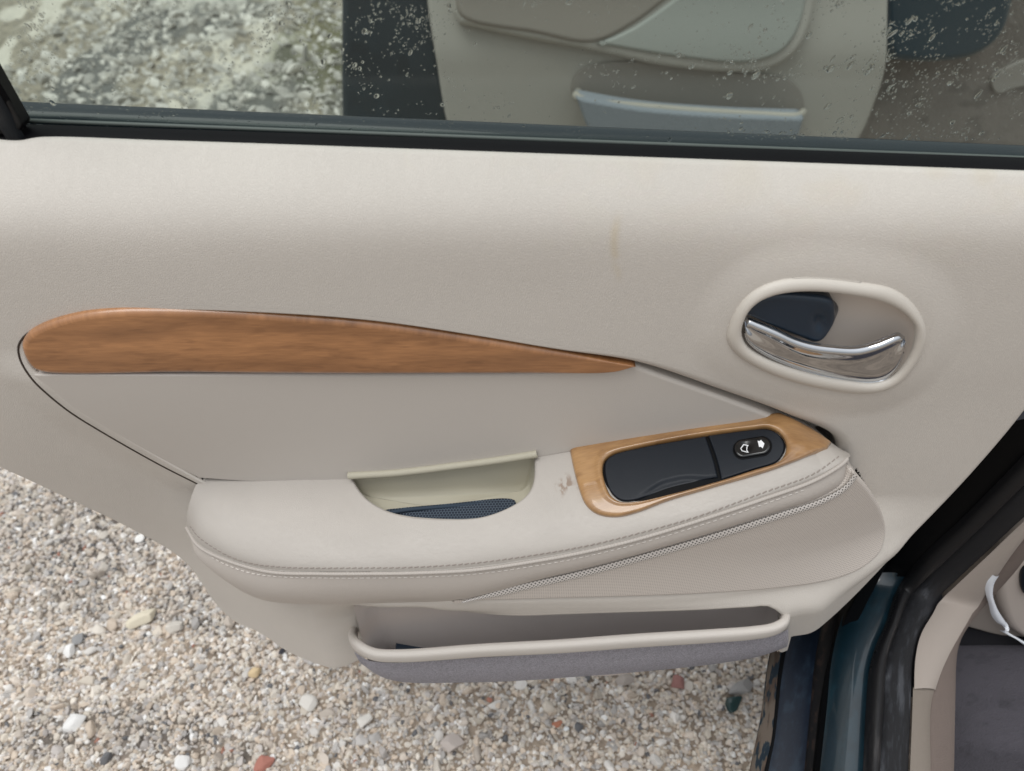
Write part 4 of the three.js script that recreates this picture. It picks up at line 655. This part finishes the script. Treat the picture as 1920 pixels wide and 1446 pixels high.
  // white strap hanging along the seat edge
  const sp3 = [[1867, 1078], [1857, 1092], [1855, 1112], [1860, 1132], [1866, 1150], [1876, 1165], [1886, 1174], [1889, 1181], [1880, 1181], [1888, 1187], [1903, 1195], [1922, 1207], [1950, 1222]].map((p, i) => onZ(p[0], p[1], zs + 0.030 + (i === 7 ? 0.004 : 0)));
  const sc = new THREE.CatmullRomCurve3(sp3, false, 'centripetal'), w0 = 0.0036;
  const st = sheet(120, 6, (i, j) => { const p = sc.getPoint(i), d = sc.getTangent(i), s = V(0.86, 0.5, 0.1).addScaledVector(d, -d.dot(V(0.86, 0.5, 0.1))).normalize(), w = w0 * (1 - 0.45 * ss(0.45, 0.6, i) + 0.2 * Math.sin(i * 21)); return p.addScaledVector(s, (j - 0.5) * 2 * w).add(V(0, 0, 0.002 * Math.sin(Math.PI * j))); }, { toward: V(0, 0, 1) });
  const strap = part('strap', st, std({ color: '#dfe3ea', roughness: 0.7, side: THREE.DoubleSide }), scene); tag(strap, 'thin white strap hanging down the edge of the beige seat', 'strap');
}
// ================================================================== FRONT DOOR, seen through the wet glass
const front = group('car_door', 'open front door with grey-beige trim, seen behind the wet window', onZ(1660, 260, -1.30));
{
  const zf = -1.30, F = (k) => height((x, y) => zf + k + 0.03 * ss(0.62, 0.45, y)), FP = surf((x, y) => V(x, y, zf + 0.03 * ss(0.62, 0.45, y)), (px, py) => { const p = onZ(px, py, zf); return [p.x, p.y]; });
  const mk = (lift) => surf((x, y) => V(x, y, zf + lift + 0.03 * ss(0.62, 0.45, y)), (px, py) => { const p = onZ(px, py, zf + lift); return [p.x, p.y]; });
  const beige = leather('#bdb9b2', 0.0003, 0.65, 9), dark = leather('#a19a92', 0.0003, 0.65, 9), pale = leather('#b0b3ae', 0.0003, 0.7, 9);
  part('door_trim', pad(FP, FP.invAll(curve([[780, -260, 1], [800, 0], [818, 120], [838, 235], [860, 300, 1], [1300, 330], [1560, 320, 1], [1612, 262], [1640, 200], [1662, 130], [1668, 0], [1670, -260, 1]], true, 10)), { r: 0.012, skirt: 0.05, du: 0.02 }), beige, front);
  const S1 = mk(0.012);
  part('armrest', pad(S1, S1.invAll(curve([[850, 18], [862, 44, 1], [960, 66], [1100, 92], [1250, 122], [1400, 132], [1450, 122], [1490, 95], [1515, 45], [1530, -40, 1], [1500, -200, 1], [850, -200, 1]], true, 8)), { h: 0.02, r: 0.014, skirt: 0.06, du: 0.02 }), beige, front);
  const S2 = mk(0.036);
  part('armrest_front', pad(S2, S2.invAll(curve([[858, 22], [880, 40], [1000, 62], [1110, 80], [1180, 50], [1262, -10, 1], [1300, -180, 1], [858, -180, 1]], true, 8)), { h: 0.004, r: 0.01, skirt: 0.02, du: 0.02 }), dark, front);
  part('speaker_grille', pad(S2, S2.invAll(curve([[1118, 82, 1], [1188, 50], [1275, -10, 1], [1310, -180, 1], [1490, -180, 1], [1512, -20], [1498, 50], [1470, 92], [1430, 112], [1380, 118], [1250, 104]], true, 8)), { h: 0.004, r: 0.008, skirt: 0.02, du: 0.02 }), pale, front);
  // pocket: shade of the hollow painted as a darker patch, pale rim, grey-blue carpet front
  const S3 = mk(0.004);
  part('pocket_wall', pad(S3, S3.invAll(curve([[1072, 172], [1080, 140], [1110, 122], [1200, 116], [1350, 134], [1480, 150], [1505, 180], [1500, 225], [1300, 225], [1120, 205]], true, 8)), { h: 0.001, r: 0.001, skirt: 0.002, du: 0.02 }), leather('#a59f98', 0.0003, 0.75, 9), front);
  const rimPts = [[1084, 172], [1082, 182], [1104, 190], [1180, 198], [1300, 208], [1420, 215], [1492, 218], [1506, 210]].map((p, i) => onZ(p[0], p[1], zf + 0.045 + (i && i < 7 ? 0.05 : 0)));
  part('pocket_rim', tube(rimPts, 0.0085, { seg: 80, rad: 10 }), leather('#b9b4aa', 0.0001, 0.85, 9), front);
  const S4 = mk(0.085);
  part('pocket_carpet', pad(S4, S4.invAll(curve([[1080, 184, 1], [1200, 204], [1350, 216], [1508, 222, 1], [1496, 262], [1480, 300, 1], [1150, 290, 1], [1110, 255]], true, 8)), { r: 0.008, skirt: 0.04, du: 0.02 }), phy({ color: '#99a0a8', roughness: 1, bumpMap: retile(fuzzTex, [4, 4]), bumpScale: 0.002 }), front);
  // painted edge of the front door
  const S5 = height(() => zf - 0.03);
  part('door_edge', pad(S5, S5.invAll(curve([[640, -260, 1], [639, 0], [640, 215], [648, 330, 1], [880, 330, 1], [850, 240], [828, 120], [812, 0], [790, -260, 1]], true, 10)), { r: 0.02, skirt: 0.08, du: 0.03 }), phy({ color: '#2c3c47', roughness: 0.6, clearcoat: 0.3, clearcoatRoughness: 0.5, map: dirtTex }), front);
}
// front footwell of the car behind the glass: painted post, dusty carpet
{
  const P = (px, z, h, r, mat, name) => { const S = height(() => z); return part(name, pad(S, S.invAll(px), { h, r, skirt: 0.06, du: 0.05 }), mat, car); };
  P(curve([[1655, -260, 1], [1658, 0], [1662, 90], [1672, 116, 1], [1750, 120], [1830, 108], [1880, 70], [1905, 0], [1930, -260, 1]], true, 10), -1.33, 0, 0.02, phy({ color: '#12394a', roughness: 0.35, clearcoat: 1, clearcoatRoughness: 0.15 }), 'front_pillar');
  P(curve([[1600, 340, 1], [1640, 190], [1655, 110, 1], [1650, -260, 1], [2200, -260, 1], [2200, 340, 1]], true, 10), -1.42, 0, 0.01, phy({ color: '#918b88', roughness: 0.95, map: dirtTex, bumpMap: fuzzTex, bumpScale: 0.003 }), 'kick_carpet');
  P(curve([[1858, 145], [1872, 135], [1925, 112], [1960, 120], [1950, 150], [1900, 165], [1868, 174]], true, 8), -1.415, 0.004, 0.003, std({ color: '#a39e99', roughness: 0.8 }), 'scuff_plate');
}
renderer.render(scene, camera);
